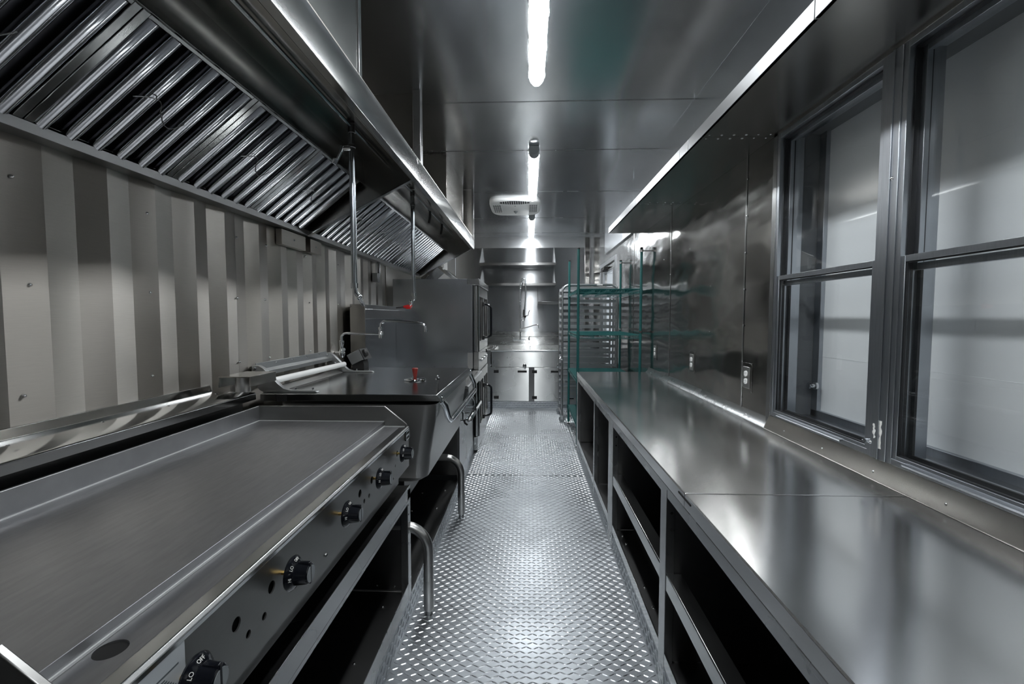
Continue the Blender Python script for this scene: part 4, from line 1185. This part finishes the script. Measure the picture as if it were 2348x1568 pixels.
def sdoor(x0, x1, hl, left=True):
    d = box(x0, x1, YS + .000, YS + .012, .100, .600).build('door', 'sink', sk2, bev=.0015)
    for z_ in (.520, .135):
        box(x0 - .034, x0 + .038, YS - .010, YS, z_, z_ + .042).build('hinge', 'black', d, bev=.001)
    box(hl, hl + .135, YS - .008, YS, .528, .556).build('pull', 'black', d, bev=.001)
sdoor(-.479, .004, -.160)
sdoor(.088, .57, .33)
sdoor(.63, 1.045, .88)
box(.006, .086, YS + .002, YS + .01, .10, .604).build('centre_post', 'dark', sk2)
box(-.53, -.481, YS - .004, YS + .01, .10, .604).build('side_post', 'sink', sk2)
for x_ in (-.057, .444, .559):
    mb = MB().lathe((x_, YS, .632), (0, -1, 0), [(0, .014), (.03, .012), (.034, .028), (.045, .028), (.05, .012)], 14)
    mb.cyl((x_, YS - .045, .632), (x_ + .01, YS - .075, .600), .006, 8)
    mb.build('drain_lever', 'chrome', sk2)

fc = thing('pre_rinse_tap', 'chrome pre-rinse tap with coiled spring hose over the sink', 'tap', (-.13, 7.9, .95))
yb = 7.86
mb = MB().cyl((-.262, yb, .945), (.008, yb, .945), .014, 12)
for x_ in (-.262, .008):
    mb.cyl((x_, yb + .06, .96), (x_, yb, .96), .018, 12)
    mb.lathe((x_, yb, .945), (0, 0, 1), [(0, .016), (.03, .015), (.05, .010)], 12)
mb.build('mixer_body', 'chrome', fc, smooth=45)
for x_, s_ in ((-.262, -1), (.008, 1)):
    MB().tube([(x_, yb, .995), (x_ + s_ * .01, yb - .03, 1.01), (x_ + s_ * .04, yb - .06, 1.012)], .007, 8).build('tap_handle', 'chrome', fc)
MB().cyl((-.142, yb, .945), (-.142, yb, 1.50), .0115, 14).build('riser', 'chrome', fc)
mb = MB().lathe((-.142, yb, 1.08), (0, 0, 1), [(0, .018), (.05, .018), (.06, .013)], 12)
mb.lathe((-.142, yb, 1.20), (0, 0, 1), [(0, .017), (.03, .017)], 12)
mb.build('collar', 'chrome', fc)
# spring and hose
sp_ = []
cl_ = [(-.142, 1.50), (-.150, 1.60), (-.148, 1.72), (-.140, 1.84), (-.128, 1.93), (-.110, 1.985), (-.088, 2.0), (-.066, 1.985), (-.052, 1.93), (-.046, 1.82), (-.050, 1.70), (-.062, 1.56), (-.080, 1.45)]
def interp(pts, t):
    t *= len(pts) - 1
    i = min(int(t), len(pts) - 2); f = t - i
    return (pts[i][0] * (1 - f) + pts[i + 1][0] * f, pts[i][1] * (1 - f) + pts[i + 1][1] * f)
N_ = 360
for k in range(N_ + 1):
    t = k / N_ * .47
    a, b_ = interp(cl_, t); a2, b2 = interp(cl_, min(1, t + .004))
    d = Vector((a2 - a, 0, b2 - b_)).normalized(); q = Vector((0, 1, 0)); n3 = d.cross(q)
    ph = 2 * PI * 24 * k / N_
    sp_.append(Vector((a, yb, b_)) + (q * math.cos(ph) + n3 * math.sin(ph)) * .019)
MB().tube(sp_, .0032, 5).build('spring', 'chrome', fc, smooth=60)
MB().tube([(a, yb, b_) for a, b_ in cl_], .0105, 10).build('hose', 'pipe', fc, smooth=60)
mb = MB().tube([(-.080, yb, 1.47), (-.086, yb, 1.40), (-.080, yb - .01, 1.36), (-.055, yb - .03, 1.35)], [.014, .016, .018, .022], 12)
mb.build('spray_head', 'black', fc, smooth=45)
MB().tube([(-.06, yb - .01, 1.36), (-.01, yb - .01, 1.37), (.0, yb - .01, 1.42), (.018, yb - .01, 1.46)], .006, 8).build('squeeze_lever', 'black', fc)
mb = MB().torus((-.095, yb, 1.315), (0, 1, 0), .03, .007, 20, 8); mb.cyl((-.142, yb, 1.33), (-.11, yb, 1.335), .007, 8)
mb.build('wall_hook', 'chrome', fc)
MB().tube([(-.142, yb, 1.13), (-.06, yb - .04, 1.155), (.10, yb - .12, 1.205), (.15, yb - .14, 1.215), (.17, yb - .15, 1.20), (.178, yb - .15, 1.15)], .0095, 10).build('swing_spout', 'chrome', fc, smooth=60)

# ------------------------------------------------------------------ shelves on the end wall
def eshelf(x0, x1, z_, label, zt, br):
    t = thing('end_wall_shelf', label, 'shelf', ((x0 + x1) / 2, 8.5, z_), 'steel shelves on the end wall')
    MB().prism([(8.18, z_), (8.18, z_ + .045), (8.184, z_ + .045), (8.184, z_ + .005), (8.745, z_ + .005), (8.745, z_)], 'x', x0, x1).build('shelf', 'fascia', t, bev=.001)
    for x_ in br:
        MB().prism([(8.745, z_ + .045), (8.745, zt), (8.70, zt), (8.20, z_ + .046)], 'x', x_ - .002, x_ + .002).build('bracket', 'bright', t)
        mb = MB()
        for k in range(6): mb.lathe((x_ - .002 if x_ > 0 else x_ + .002, 8.62 - .07 * k * .9, z_ + .06 + .045 * (5 - k)), (-1 if x_ > 0 else 1, 0, 0), [(0, .010), (.001, .010)], 8)
        mb.build('bracket_hole', 'dark', t)
    return t
eshelf(-.90, .49, 2.268, 'upper steel shelf high on the far end wall', 2.655, (-.885, .48))
eshelf(-.90, .49, 1.905, 'lower long steel shelf on the end wall above the pre-rinse tap', 2.265, (-.885, .48))
eshelf(.165, 1.10, 1.575, 'short steel shelf at right on the end wall, behind the pan rack', 1.90, (.17,))
